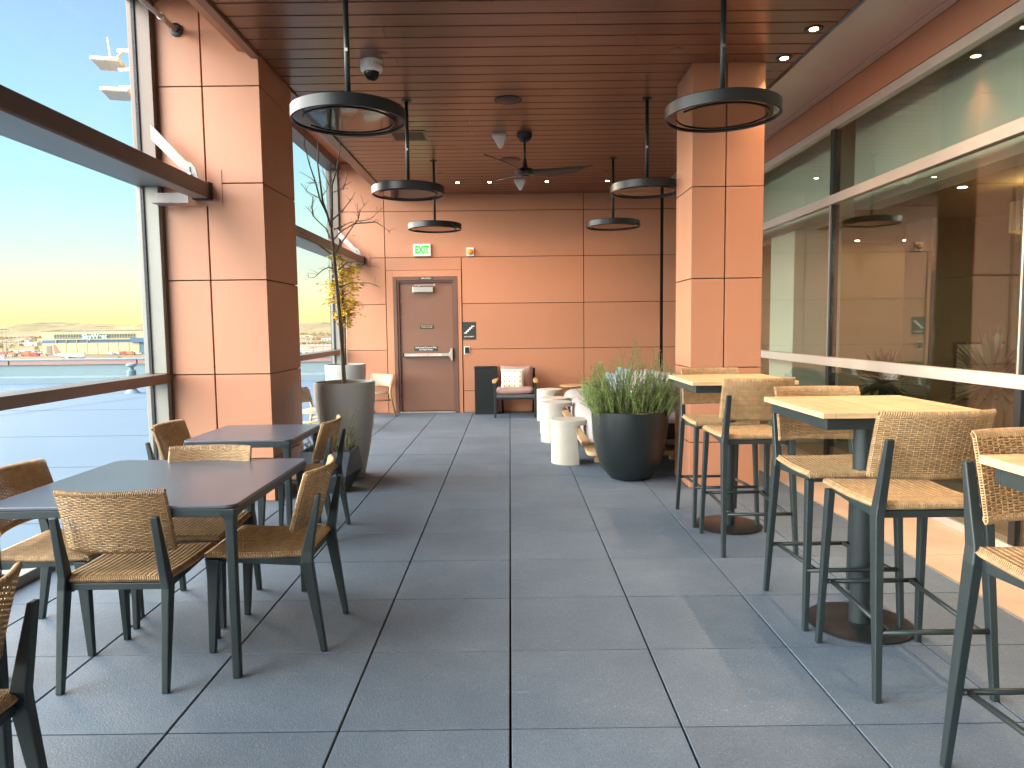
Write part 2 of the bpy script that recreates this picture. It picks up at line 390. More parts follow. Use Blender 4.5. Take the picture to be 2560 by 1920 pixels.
# push bar
mb = MB(); mb.box(-1.76,-1.06,YW-.045,YW+.01,.945,.995)
mb.prism([(-1.07,.950),(-1.02,.945),(-.985,.905),(-.985,.875),(-.955,.875),(-.955,1.075),(-.985,1.075),(-.985,1.04),(-1.02,.995),(-1.07,.99)], 'y', YW-.06, YW+.034)
W2(mb).build('push_bar', M['silver'], dr, bevel=.004)
W2(MB().box(-1.785,-1.762,YW-.05,YW+.034,.94,1.0)).build('bar_end_cap', M['black'], dr, bevel=.003)
W2(MB().box(-1.66,-1.14,YW-.0475,YW-.0455,.955,.985)).build('bar_label', M['signw'], dr)
red = mat('red_lettering', (.6,.12,.10), .6, var=0)
text('PUSH ONLY FOR EMERGENCY EXIT', 'bar_lettering', .026, red, dr, (-1.40,-.0485,.970), bold=.0004, sx=1.02)
W2(MB().box(-1.50,-1.27,YW+.029,YW+.0345,1.405,1.47)).build('alarm_notice', M['sign'], dr, bevel=.001)
gold = mat('gold_lettering', (.75,.62,.38), .5, var=0)
text('EMERGENCY EXIT ONLY', 'notice_lettering', .0195, gold, dr, (-1.385,.0285,1.449), sx=.95, bold=.0003)
text('ALARM WILL SOUND', 'notice_lettering', .0195, gold, dr, (-1.385,.0285,1.424), sx=.95, bold=.0003)
W2(MB().box(-1.60,-1.21,YW+.029,YW+.0345,1.035,1.11)).build('access_notice', M['sign'], dr, bevel=.001)
text('Authorized Personnel Only', 'notice_lettering', .034, M['signw'], dr, (-1.405,.0285,1.090), sx=.93, bold=.0006)
text('No Public Access', 'notice_lettering', .034, M['signw'], dr, (-1.405,.0285,1.055), sx=.93, bold=.0006)
W2(MB().box(-1.49,-1.255,YW-.024,YW-.0205,2.214,2.250)).build('room_plate', M['sign'], bw, bevel=.001)
text('C0C-3-STUA.1', 'plate_lettering', .027, M['signw'], bw, (-1.372,-.0245,2.232), bold=.0008)

# things on the end wall
ex = empty('exit_sign', (-1.427,YW,2.69), 'white exit sign glowing with green letters above the brown door', 'exit sign')
MB().box(-.145,.145,-.05,0,-.10,.10).build('housing', M['white'], ex, bevel=.012, seg=3)
MB().box(-.118,.118,-.0525,-.0505,-.078,.078).build('face', M['exitface'], ex, bevel=.0008)
text('EXIT', 'lettering', .165, M['exitgreen'], ex, (0,-.054,0), sx=.68, bold=.007)
sb = empty('alarm_strobe', (-.638,YW,2.655), 'small white wall strobe with an amber lens right of the exit sign', 'strobe')
MB().box(-.06,.06,-.03,0,-.07,.07).build('plate', M['white'], sb, bevel=.006)
mb = MB(); mb.lathe([(.048,0),(.048,.02),(.04,.04),(.02,.05),(.002,.052)], n=12); mb.xf(Matrix.Translation((0,-.031,.0)) @ Matrix.Rotation(R(90),4,'X'))
mb.build('lens', M['orange'], sb)
st = empty('stair_sign', (-.678,YW,1.361), 'dark square stair sign with white steps beside the brown door', 'sign')
MB().box(-.108,.108,-.008,0,-.145,.145).build('plate', M['sign'], st, bevel=.001)
mb = MB(); s0 = (-.085,-.045); 
for k in range(5):
    x = s0[0] + .030*k; z = s0[1] + .028*k
    mb.box(x, x+.048 if k < 5 else x, -.0105, -.009, z, z+.017)
    if k < 4: mb.box(x+.031, x+.0475, -.0104, -.0089, z+.0172, z+.0278)
mb.box(s0[0]+.03*4+.02, s0[0]+.172, -.0103,-.0088, s0[1]+.112, s0[1]+.129)
mb.build('stair_symbol', M['signw'], st)
text('EXIT STAIR 26', 'lettering', .026, M['signw'], st, (0,-.0095,-.098), bold=.0006)
cr_ = empty('card_reader', (-.718,YW,1.035), 'white framed black card reader beneath the stair sign', 'card reader')
MB().box(-.048,.048,-.012,0,-.068,.068).build('surround', M['white'], cr_, bevel=.004)
MB().box(-.034,.034,-.028,-.0125,-.054,.054).build('reader', M['black'], cr_, bevel=.004)
MB().box(-.008,.008,-.0295,-.0285,-.046,-.040).build('indicator', M['white'], cr_)

# ---- pillars
def cladding(x0, x1, y0, y1, zs, vx=None, top=None):
    """thin panels wrapped round a pillar core"""
    mb = MB(); t = .03; zt = top or ZC+.01
    zz = zs + [zt]
    for a, b in zip(zz, zz[1:]):
        a2, b2 = a+gp*.7, b-gp*.7
        xs = [x0] + (vx or []) + [x1]
        for p, q in zip(xs, xs[1:]):
            mb.box(p+(gp if p != x0 else 0), q-(gp if q != x1 else 0), y0, y0+t, a2, b2)
            mb.box(p+(gp if p != x0 else 0), q-(gp if q != x1 else 0), y1-t, y1, a2, b2)
        mb.box(x1-t, x1, y0+t+.002, y1-t-.002, a2, b2)
        mb.box(x0, x0+t, y0+t+.002, y1-t-.002, a2, b2)
    return mb
PJ = [0, .36, 1.06, 1.825, 2.594, 3.35]
lp = empty('window_side_pillar', (-2.37,5.8,0), 'wide terracotta pillar between the two left windows behind the charcoal tables', 'pillar')
mb = cladding(-2.765, -1.967, 5.81, 6.66, PJ, [-2.42], 4.1); mb.xf(Matrix.Translation((2.37,-5.8,0))); mb.build('cladding_panels', M['terra'], lp, bevel=.002, seg=1)
mb = MB().box(-2.75,-1.985,5.835,6.635,0,4.1); mb.xf(Matrix.Translation((2.37,-5.8,0))); mb.build('core', M['joint'], lp)
mb = MB().box(-2.97,-2.767,5.803,6.668,-.02,4.115); mb.xf(Matrix.Translation((2.37,-5.8,0))); mb.build('edge_cover', M['alu'], lp, bevel=.002)
rp = empty('facade_side_pillar', (1.85,6.1,0), 'square terracotta pillar behind the far bar table', 'pillar')
mb = cladding(1.548, 2.155, 6.10, 6.655, [0,.40,1.05,1.812,2.58,3.325], [1.835]); mb.xf(Matrix.Translation((-1.85,-6.1,0))); mb.build('cladding_panels', M['terra'], rp, bevel=.002, seg=1)
mb = MB().box(1.566,2.137,6.125,6.635,0,ZC); mb.xf(Matrix.Translation((-1.85,-6.1,0))); mb.build('core', M['joint'], rp)

# ---- left windows
def bay(name, y0, y1, label, mulls):
    t = empty(name, (GX,y0,0), label, 'window')
    T = Matrix.Translation((-GX,-y0,0))
    def bb(nm, m, *L, bevel=.003):
        mb = MB()
        for l in L: mb.box(*l)
        return mb.xf(T).build(nm, m, t, bevel=bevel)
    bb('sill', M['jamb'], (-2.96,-2.76,y0,y1,-.02,.06))
    bb('lower_rail', M['alu'], (-2.95,-2.762,y0+.002,y1-.002,1.0,1.075))
    bb('transom', M['jamb'], (-2.95,-2.72,y0+.002,y1-.002,2.565,2.70))
    bb('head', M['beam'], (-2.96,-2.74,y0,y1,3.99,4.118))
    ms = [y0+.0] + mulls + [y1-.06]
    JM = M['jamb']
    for y in ms: bb('mullion', JM, (-2.952,-2.778,y,y+.06,.061,.998)) ; bb('mullion', JM, (-2.952,-2.778,y,y+.06,1.077,2.563)); bb('mullion', M['alu'], (-2.952,-2.778,y,y+.06,2.702,3.988))
    for a, b in zip(ms, ms[1:]):
        bb('glazing_gasket', M['gasket'], (GX-.012,GX+.012,b-.014,b-.001,.062,.999), (GX-.012,GX+.012,b-.014,b-.001,1.077,2.562),(GX-.012,GX+.012,b-.014,b-.001,2.703,3.987), bevel=0)
        for z0, z1 in ((.062,.998),(1.077,2.563),(2.702,3.988)):
            bb('pane', M['glassL'], (GX-.004,GX+.004,a+.061,b-.015,z0,z1), bevel=0)
    return t
bay('near_window', YB, 5.80, 'near left window wall with bronze rails looking over the white roof', [-1.2])
bay('far_window', 6.67, YW-.001, 'far left window between the wide pillar and the end wall', [])
# structural wind beams
def beam(name, y0, y1, label, endplate):
    t = empty(name, (-2.44,y0,2.47), label, 'beam')
    T = Matrix.Translation((2.44,-y0,-2.47))
    MB().box(-2.505,-2.378,y0,y1-.004,2.47,2.588).xf(T).build('girder', M['beam'], t, bevel=.010, seg=3)
    MB().box(-2.495,-2.388,y0+.01,y1-.07,2.466,2.4695).xf(T).build('underside_bounce', M['jamb'], t)  # paler strip paints light bounced off the roof onto the girder underside
    MB().box(-2.520,-2.368,y1-.06,y1-.002,2.458,2.600).xf(T).build('end_collar', M['gasket'], t, bevel=.012)
    # flat diagonal brace with slotted plate
    MB().prism([(-2.765,2.90),(-2.765,3.02),(-2.50,2.735),(-2.46,2.72),(-2.43,2.68),(-2.41,2.60),(-2.52,2.60),(-2.53,2.66)], 'y', y1-.16, y1-.148).xf(T).build('brace_plate', M['steelw'], t, bevel=.002)
    MB().box(-2.476,-2.466,y1-.1625,y1-.161,2.645,2.69).xf(T).build('slot', M['gasket'], t)
    mb = MB(); mb.lathe([(.012,0),(.012,.012),(.006,.014)], n=8); mb.xf(Matrix.Translation((-2.471,y1-.163,2.632)) @ Matrix.Rotation(R(90),4,'X')); mb.xf(T).build('bolt', M['silver'], t)
    MB().box(-2.77,-2.51,y1-.13,y1-.115,2.42,2.50).box(-2.77,-2.62,y1-.2,y1-.05,2.41,2.418).xf(T).build('shelf_bracket', M['steelw'], t, bevel=.002)
    # splayed cover flashing on the cladding
    mb = MB(); mb.box(-2.62,-2.30,y1+.0,y1+.006,2.41,2.66)
    return t
beam('wind_beam', YB, 5.806, 'long dark horizontal beam across the near left window', True)
beam('wind_beam', 6.665, YW-.004, 'short horizontal beam across the far left window', True)
mb = MB().prism([(-2.61,2.415),(-2.295,2.415),(-2.295,2.70),(-2.30,2.70),(-2.36,2.61),(-2.36,2.465),(-2.53,2.465),(-2.60,2.42)], 'y', 5.804, 5.8085)
o = mb.build('beam_flashing', M['terra']); tag(o, 'terracotta flashing round the beam end on the wide pillar', 'flashing')
mb = MB().prism([(-2.61,2.415),(-2.295,2.415),(-2.295,2.70),(-2.30,2.70),(-2.36,2.61),(-2.36,2.465),(-2.53,2.465),(-2.60,2.42)], 'y', YW-.006, YW-.001)
o = mb.build('beam_flashing', M['terra']); tag(o, 'terracotta flashing round the beam end on the end wall', 'flashing')
# two pipes with collars high on the pillar front
for k, (x, lab) in enumerate([(-2.60,'left one of two dark pipe ends high on the wide pillar'), (-2.17,'right one of two dark pipe ends high on the wide pillar')]):
    t = empty('sprinkler_pipe', (x,5.8,3.78-.03*k), lab, 'pipe', 'pipe ends on the wide pillar')
    mb = MB(); mb.lathe([(.052,0),(.052,.012),(.03,.02)], n=20); mb.xf(Matrix.Translation((0,.005,0)) @ Matrix.Rotation(R(90),4,'X')); mb.build('collar', M['black'], t)
    MB().tube([(0,-.01,0),(0,-.6,.0)], .019, 12).build('pipe', M['steelw'], t)
    mb = MB(); mb.tube([(0,-.20,0),(0,-.26,0)], .026, 10); mb.build('coupling', M['silver'], t)

# ---- right glazed facade
fw = empty('glazed_facade', (XR,0,0), 'tall glazed lounge facade with champagne rails on the right of the terrace', 'facade')
TF = Matrix.Translation((-XR,0,0))
def fb(nm, m, *L, bevel=.003, fixn=False):
    mb = MB()
    for l in L: mb.box(*l)
    return mb.xf(TF).build(nm, m, fw, bevel=bevel)
my = [-6.05,-3.48,-.91,1.66,4.23,6.80,9.37]
edges = [YB] + my + [YW-.01]
for a, b in zip(edges, edges[1:]):
    fb('curb', M['aluL'], (XR-.012,XR+.10,a+.002,b-.002,.0015,.058))
    fb('lower_rail', M['aluL'], (XR-.018,XR+.05,a+.002,b-.002,1.015,1.10))
    fb('upper_rail', M['aluL'], (XR-.018,XR+.05,a+.002,b-.002,2.53,2.615))
    fb('head_trim', M['aluL'], (XR-.018,XR+.05,a+.002,b-.002,3.222,3.30))
    fb('red_band', M['terra'], (XR-.01,XR+.05,a+.004,b-.004,3.31,3.56))
    for z0, z1 in ((.06,1.013),(1.102,2.528),(2.617,3.22)):
        fb('pane', M['glassR'], (XR+.014,XR+.022,a+.030,b-.030,z0,z1), bevel=0)
fb('band_joint', M['joint'], (XR+.0,XR+.06,YB,YW,3.2985,3.60), bevel=0)
for y in my:
    fb('mullion', M['black'], (XR-.004,XR+.07,y-.029,y+.029,.059,1.014)); fb('mullion', M['black'], (XR-.004,XR+.07,y-.029,y+.029,1.101,2.529)); fb('mullion', M['black'], (XR-.004,XR+.07,y-.029,y+.029,2.616,3.221))
    fb('mullion_cap', M['silver'], (XR-.010,XR-.0045,y-.007,y+.007,1.101,2.529), bevel=0)
# sloping metal soffit
sf = empty('metal_soffit', (2.7,0,ZC), 'pale metal soffit sloping from the plank ceiling to the glazed facade', 'soffit')
TS = Matrix.Translation((-2.7,0,-ZC))
def slab(x0, z0, x1, z1, y0, y1, t=.02): 
    return [[(x0,y0,z0),(x1,y0,z1),(x1,y0,z1+t),(x0,y0,z0+t)],[(x0,y1,z0),(x1,y1,z1),(x1,y1,z1+t),(x0,y1,z0+t)]]
mb = MB(); sy = [YB,-3.9,-.52,2.86,6.24,9.62,YW-.01]
for a, b in zip(sy, sy[1:]): mb.loft(slab(2.425,3.575,2.955,3.575,a+.002,b-.002))
mb.xf(TS).build('soffit_panels', M['soffit'], sf, bevel=.0015, seg=1)
mb = MB()
for a, b in zip(sy, sy[1:]): mb.box(2.957,3.028,a+.002,b-.002,3.562,3.574)
mb.xf(TS).build('edge_angle', M['aluL'], sf)
mb = MB(); mb.box(2.412,2.4235,YB,YW-.01,3.57,3.61); mb.xf(TS).build('edge_bead', M['aluL'], sf)
mb = MB(); 
for k in range(40): mb.sphere((2.56 if k % 2 else 2.82, -3+.37*k, 3.574), .004, 6, 4)
mb.xf(TS).build('rivets', M['silver'], sf)

# ---- lounge interior behind the glass
ir = empty('lounge_interior', (5,2,0), 'dim lounge room seen through the glazed facade', 'room')
TI = Matrix.Translation((-5,-2,0))
def ib(nm, m, *L, bevel=0):
    mb = MB()
    for l in L: mb.box(*l)
    return mb.xf(TI).build(nm, m, ir, bevel=bevel)
ib('interior_floor', M['intfloor'], (XR+.11,9.5,YB,YW+.2,-.3,-.002))
ib('interior_ceiling', M['intdark'], (XR+.56,9.5,YB,YW+.2,2.72,2.76))
ib('interior_end_wall', M['intwall'], (XR+.11,9.5,YW-.02,YW+.2,0,2.72))
ib('interior_side_wall', M['intwall'], (9.5,9.6,YB,YW+.2,0,2.72))
ib('interior_pier', M['intdark'], (5.30,6.45,9.0,9.6,0,2.718))
ib('interior_front_wall', M['intwall'], (XR+.11,9.5,YB-.2,YB,0,2.72))
ib('spandrel', M['intdark'], (XR+.55,XR+.6,YB,YW,2.77,3.6))
ib('bulkhead', M['bulk'], (XR+.30,XR+.54,YB,6.98,2.51,3.62), (XR+.30,XR+.54,7.45,YW-.03,2.51,3.62))
ib('white_column', M['bulk'], (XR+.30,XR+.85,8.40,9.15,0,2.505))
def picture(x0, x1, z0, z1, y, lab):
    t = empty('framed_picture', ((x0+x1)/2,y,(z0+z1)/2), lab, 'picture', 'framed pictures in the lounge')
    w, h = (x1-x0)/2, (z1-z0)/2; f = .03
    MB().box(-w,w,-.03,0,h-f,h).box(-w,w,-.03,0,-h,-h+f).box(-w,-w+f,-.03,0,-h+f+.001,h-f-.001).box(w-f,w,-.03,0,-h+f+.001,h-f-.001).build('frame', M['black'], t, bevel=.002)
    MB().box(-w+f,w-f,-.012,-.001,-h+f,h-f).build('mount', M['paper'], t)
    MB().box(-w*.5,w*.5,-.014,-.0125,-h*.45,h*.5).build('print', M['art'], t)
picture(5.62,6.28,.42,1.16,9.0-.002,'black framed picture on the olive pier inside the lounge')
picture(5.0,5.24,.5,1.1,11.80,'framed picture on the tan lounge wall left of the olive pier')
picture(7.0,7.9,.5,1.2,11.80,'framed picture on the tan lounge wall right of the olive pier')
def yucca(x, y, z, lab, seed, sc=1.0):
    random.seed(seed)
    t = empty('yucca_plant', (x,y,0), lab, 'plant', 'potted yuccas in the lounge')
    MB().lathe([(.02,0),(.16,0),(.20,.35),(.20,.40),(.185,.40),(.18,.36),(.02,.36)], n=24).build('pot', M['black'], t)
    MB().tube([(0,0,.34),(.02,.01,z*.6),(0,0,z)], [.035,.03,.035], 8).build('trunk', M['bark'], t)
    mb = MB()
    for k in range(120):
        a = random.uniform(0, 2*math.pi); el = R(random.uniform(-25, 82)); L = random.uniform(.38,.55)*sc; w = .027
        d = Vector((math.cos(a)*math.cos(el), math.sin(a)*math.cos(el), math.sin(el)))
        sd = d.cross(Vector((0,0,1))).normalized()
        ps = []; dr_ = .10*math.cos(el)
        for q, ww in ((.05,.6),(.3,1),(.65,.8),(1,.02)):
            c = Vector((0,0,z)) + d*L*q + Vector((0,0,-dr_*q*q)); ps += [c - sd*w*ww, c + sd*w*ww]
        mb.add(ps, [(0,1,3,2),(2,3,5,4),(4,5,7,6)], True)
    mb.build('crown', M['yucca'], t)
yucca(4.2, 8.0, .72, 'spiky yucca inside the lounge behind the glass left of the olive pier', 3, .95)
yucca(4.25, 6.25, .86, 'spiky yucca inside the lounge in front of the olive pier', 8, 1.1)
yucca(4.3, 4.0, .8, 'spiky yucca inside the lounge nearest the camera', 21)
t = empty('fluted_lamp', (4.90,6.68,2.25), 'fluted brass drum lamp glowing inside the lounge near the ceiling', 'lamp')
mb = MB(); n = 48
pr = [[((.21 if k % 2 else .195)*math.cos(2*math.pi*k/n), (.21 if k % 2 else .195)*math.sin(2*math.pi*k/n), z) for k in range(n)] for z in (0,.28)]
mb.loft(pr, cap=False); mb.build('shade', mat('fluted_brass', (.25,.18,.10), .4, .5), t)
MB().lathe([(.01,.24),(.15,.24),(.15,.262),(.01,.262)], n=24).build('glowing_lens', M['lampwarm'], t)
MB().tube([(0,0,.05),(0,0,.47)], .008, 6).build('stem', M['black'], t)
def downlight(x, y, z, lab, grp, r=.045, em='downlight'):
    t = empty('downlight', (x,y,z), lab, 'downlight', grp)
    MB().lathe([(r+.018,0),(r+.018,-.005),(r,-.006),(r,.004)], n=20).build('trim', M['black'], t)
    MB().lathe([(.001,-.0045),(r*.62,-.0045),(r*.62,-.002),(.001,-.002)], n=16).build('lens', M[em], t)
    return t
k = 0
for x in (5.53,6.29,7.05,7.85):
    k += 1; downlight(x, 11.4, 2.719, 'small warm downlight over the far lounge wall, number in the far row', 'lounge ceiling downlights', .05, 'downlight2')['label'] = 'warm downlight in the far row of the lounge ceiling'
for y in (1.0,3.0,5.0,7.0):
    downlight(4.4, y, 2.719, '', 'lounge ceiling downlights', .06, 'downlight2')['label'] = 'warm downlight in the long row of the lounge ceiling'

# ---- ceiling fittings
def lamp(x, y, z, w, cone):
    l = bpy.data.lights.new('downlight_beam', 'SPOT'); l.energy = w; l.spot_size = R(cone); l.spot_blend = 1; l.color = (1,.64,.38); l.shadow_soft_size = .035
    o = bpy.data.objects.new('downlight_beam', l); COL.objects.link(o); o.location = (x,y,z)
for k in range(9): lamp(2.272, 6.006-.571*k, ZC-.02, 60, 105)
for x in (-1.27,-.76,-.28,.58,1.487): lamp(x, 11.35 if 0 else 10.87, ZC-.02, 34, 125)
for k in range(7): downlight(2.272, 4.864-.571*k, ZC-.0015, 'downlight of the right ceiling edge row above the bar tables', 'ceiling edge downlights', .05)
downlight(2.272, 5.435, ZC-.0015, 'lit downlight at the right ceiling edge nearer the camera', 'ceiling edge downlights', .05)
downlight(2.272, 6.006, ZC-.0015, 'lit downlight at the right ceiling edge just in front of the square pillar', 'ceiling edge downlights', .05)
for x, lab in [(-1.27,'lit downlight before the end wall, under the exit sign glow'),(-.76,'lit downlight before the end wall, second from the left window'),(-.28,'lit downlight before the end wall, just left of the fan'),(.58,'lit downlight before the end wall, just right of the fan'),(1.487,'lit downlight before the end wall, rightmost beside the square pillar')]:
    downlight(x, 10.87, ZC-.0015, lab, 'end wall downlights', .042)
for x, y, lab in [(-.985,5.824,'small flush ceiling cover plate behind the near left ring lamp'),(1.338,5.804,'small flush ceiling cover plate left of the square pillar'),(1.355,10.2,'small flush ceiling cover plate near the end wall right of the fan'),(-.956,10.26,'small flush ceiling cover plate near the end wall left of the fan')]:
    o = MB().lathe([(.002,-.007),(.045,-.007),(.052,-.002),(.052,0),(.002,0)], n=24).build('cover_plate', M['door']); o.location = (x,y,ZC-.001); tag(o, lab, 'cover plate', 'flush ceiling cover plates')
for x, y, lab in [(.006,7.0,'round dark ceiling speaker in front of the fan'),(.029,9.435,'round dark ceiling speaker behind the fan')]:
    t = empty('ceiling_speaker', (x,y,ZC-.001), lab, 'speaker', 'ceiling speakers')
    MB().lathe([(.002,-.006),(.112,-.006),(.12,-.003),(.12,0),(.002,0)], n=36).build('grille', M['black'], t)
    MB().lathe([(.122,0),(.132,-.004),(.134,0)], n=36).build('bezel', M['gasket'], t)
t = empty('dome_camera', (-1.103,5.98,ZC), 'white dome security camera on the ceiling behind the near left ring lamp', 'camera')
MB().lathe([(.02,0),(.088,0),(.09,-.05),(.088,-.075),(.07,-.09),(.02,-.09)], n=32).build('housing', M['white'], t)
mb = MB(); mb.lathe([(.062,-.088),(.06,-.11),(.048,-.135),(.028,-.15),(.002,-.155)], n=28); mb.build('dome', M['blackgloss'], t)
mb = MB()
for k in range(18):
    a = 2*math.pi*k/36+3.6; mb.box(-.0015,.0015,.0885,.0915,-.05,-.025); mb.xf(Matrix.Rotation(a,4,'Z'), len(mb.v)-8)
mb.build('vent_slots', M['gasket'], t)
for x, y, lab in [(-.09,8.25,'white angular emergency light beside the fan mount'),(.17,10.75,'white angular emergency light near the end wall behind the fan')]:
    t = empty('emergency_light', (x,y,ZC), lab, 'emergency light', 'ceiling emergency lights')
    mb = MB(); mb.loft([[(-.09,-.07,0),(.07,-.07,0),(.09,.07,0),(-.07,.07,0)],[(-.088,-.07,-.03),(.068,-.07,-.03),(.088,.07,-.03),(-.07,.07,-.03)],[(-.02,-.03,-.125),(.04,-.03,-.125),(.04,.02,-.125),(-.02,.02,-.125)]])
    mb.build('housing', M['white'], t, bevel=.006)
    mb = MB(); mb.lathe([(.022,-.12),(.026,-.14),(.018,-.15),(.002,-.15)], c=(.01,-.005,0), n=16); mb.build('lamp_head', M['white'], t)
t = empty('access_grille', (-1.12,8.24,ZC), 'square framed metal grille in the ceiling behind the near left ring lamp', 'grille')
mb = MB()
for a in (0,90,180,270): mb.box(-.21,.21,-.21,-.178,-.008,0); mb.xf(Matrix.Rotation(R(a),4,'Z'), len(mb.v)-8)
mb.build('frame', M['alu'], t); 
mb = MB()
for k in range(22): mb.box(-.176,.176,-.17+.0158*k,-.162+.0158*k,-.006,-.001)
mb.build('louvres', M['black'], t)
# ring pendants
def pendant(x, y, lab):
    t = empty('ring_pendant', (x,y,2.70), lab, 'pendant lamp', 'round black pendant lamps')
    prof = [(.002,.075),(.345,.075),(.350,.070),(.350,.003),(.346,0),(.336,0),(.334,.004),(.334,.016),(.002,.016)]
    MB().lathe(prof, n=64).build('drum', M['black'], t)
    MB().lathe([(.002,.010),(.333,.010),(.333,.0145),(.002,.0145)], n=48, smooth=False).build('glass_disc', M['blackgloss'], t)
    mb = MB(); n = 40; pr = [(.272,.0095),(.272,.004),(.280,.004),(.280,.0095)]
    secs = [[(r*math.cos(a), r*math.sin(a), z) for r, z in pr] for a in [R(-160)+R(320)*k/n for k in range(n+1)]]
    mb.loft(secs, cap=True, smooth=False); mb.build('inner_ring', M['black'], t)
    MB().tube([(0,0,.075),(0,0,ZC-2.70-.001)], .017, 16).build('rod', M['frame'], t)
    MB().lathe([(.018,ZC-2.70-.012),(.045,ZC-2.70-.012),(.047,ZC-2.702),(.018,ZC-2.702)], n=24).build('ceiling_canopy', M['frame'], t)
    return t
pl = [(-.985,4.53,'near left ring lamp reflecting the window'),(1.335,4.53,'near right ring lamp in front of the square pillar'),(-.965,6.99,'middle lamp of the left row of ring lamps'),(1.34,7.0,'middle lamp of the right row, partly behind the square pillar'),(-.97,9.46,'farthest lamp of the left row of ring lamps, above the exit sign'),(1.365,9.42,'farthest lamp of the right row of ring lamps')]
p0 = None
for x, y, lab in pl:
    if p0 is None: p0 = pendant(x, y, lab)
    else: p = copy_tree(p0, (x,y,2.70), None, lab)
    pp = p0 if (x,y) == pl[0][:2] else p
    if y < 5: MB().box(-.009,.009,-.0185,-.0172,.42,.44).build('rod_sticker', M['white'], pp)
# ceiling fan
t = empty('ceiling_fan', (.19,8.20,ZC), 'black three blade ceiling fan with curved blades', 'ceiling fan')
MB().lathe([(.002,0),(.085,0),(.085,-.02),(.078,-.055),(.055,-.085),(.025,-.1),(.002,-.1)], n=32).build('mount', M['black'], t)
MB().tube([(0,0,-.09),(0,0,-.33)], .013, 12).build('downrod', M['frame'], t)
MB().lathe([(.016,-.28),(.020,-.30),(.032,-.37),(.05,-.385),(.095,-.40),(.115,-.425),(.10,-.455),(.06,-.47),(.002,-.47)], n=32).build('motor_hub', M['black'], t)
MB().lathe([(.002,-.47),(.05,-.47),(.045,-.482),(.002,-.484)], n=24).build('hub_cap', M['frame'], t)
def blade(ang):
    mb = MB(); secs = []; N_ = 16
    for k in range(N_+1):
        q = k/N_; r = .07 + .69*q
        w = (.050 + .062*math.sin(math.pi*min(1, q*1.15))**.8)*(1 - .75*max(0, (q-.72)/.28)**2)
        tw = R(-(26 - 12*q)); z = -.43 + .055*q**1.5 - .012*math.sin(q*math.pi)
        sw = .06*math.sin(q*math.pi)
        sec = []
        for u, v in ((-1,0),(-.4,.006),(.4,.006),(1,0),(.4,-.004),(-.4,-.004)):
            a = u*w*.75; sec.append((r, sw + a*math.cos(tw) - v*math.sin(tw), z + a*math.sin(tw) + v*math.cos(tw)))
        secs.append(sec)
    mb.loft(secs, True, True); mb.xf(Matrix.Rotation(ang,4,'Z'))
    return mb
for a in (-5, 115, 235): blade(R(a)).build('blade', M['bark2'] if 0 else mat('dark_walnut_blade', (.035,.017,.012), .35, var=.2) if a == -5 else bpy.data.materials['dark_walnut_blade'], t)

# ------------------------------------------------------------------ woven chairs
def strand(mb, pts, hw, ht):
    """flat closed strand through points [(x,y,z,nx,ny,nz)]: hw along the lay, ht along the normal"""
    n = len(pts); secs = []
    for i, (p, nrm, lay) in enumerate(pts):
        secs.append([p + nrm*ht + lay*hw*.5, p + nrm*ht - lay*hw*.5, p - lay*hw - nrm*ht*.2, p - nrm*ht, p + lay*hw - nrm*ht*.2])
    mb.loft(secs, cap=False, smooth=True, closed=True)
def woven_back(w, z0, z1, ybase, lean, bow, pitch=.0076, sp=.0205):
    mb = MB(); t = .0085; ns = int(w/sp); sp = w/ns
    def P(x, z, off):   # point on the curved panel, off = towards the front (+y)
        u = 2*x/w; q = (z-z0)/(z1-z0)
        return Vector((x, ybase - lean*(z-z0) + bow*u*u - .012*q*q + off, z))
    nr = int((z1-z0-.012)/pitch); up = Vector((0,-lean,1)).normalized(); fn = Vector((0,1,lean)).normalized()
    for r in range(nr):
        z = z0 + .006 + pitch*(r+.5); pts = []; par = 1 if r % 2 else -1
        for sgn in (1, -1):
            for k in range(2*ns+1):
                x = (-w/2 + k*sp/2)*sgn
                a = (.0030*par*(1 if (k//2) % 2 else -1)) if k % 2 else 0
                n_ = fn*sgn
                pts.append((P(x, z, sgn*(t+a)), n_, up))
            x = (w/2+.007)*sgn; pts.append((P(x, z, 0), Vector((sgn,0,0)), up))
        strand(mb, pts, pitch*.37, .0017)
    for k in range(ns*2+1):      # stakes, doubled and wrapped over the top and bottom edges
        x = -w/2 + k*sp/2; pts = []
        if k % 2 == 0:
            xx = x
            pts = [P(xx,z0+.004,t), P(xx,(z0*2+z1)/3,t), P(xx,(z0+z1*2)/3,t), P(xx,z1-.006,t), P(xx,z1+.002,t*.5), P(xx,z1+.003,-t*.5), P(xx,z1-.006,-t), P(xx,(z0+z1*2)/3,-t), P(xx,(z0*2+z1)/3,-t), P(xx,z0+.004,-t), P(xx,z0-.003,0)]
            mb.tube(pts + [pts[0]], .0021, 4, cap=False)
    m_ = int(w/.0075)
    for e, zz in ((1,z1),(-1,z0)):
        for k in range(m_+1):
            x = -w/2 + w*k/m_
            mb.tube([P(x,zz-e*.016,t+.001), P(x+.003,zz-e*.004,t+.002), P(x+.004,zz+e*.0055,0), P(x+.003,zz-e*.004,-t-.002), P(x,zz-e*.016,-t-.001)], .0028, 4, cap=False)
    return mb
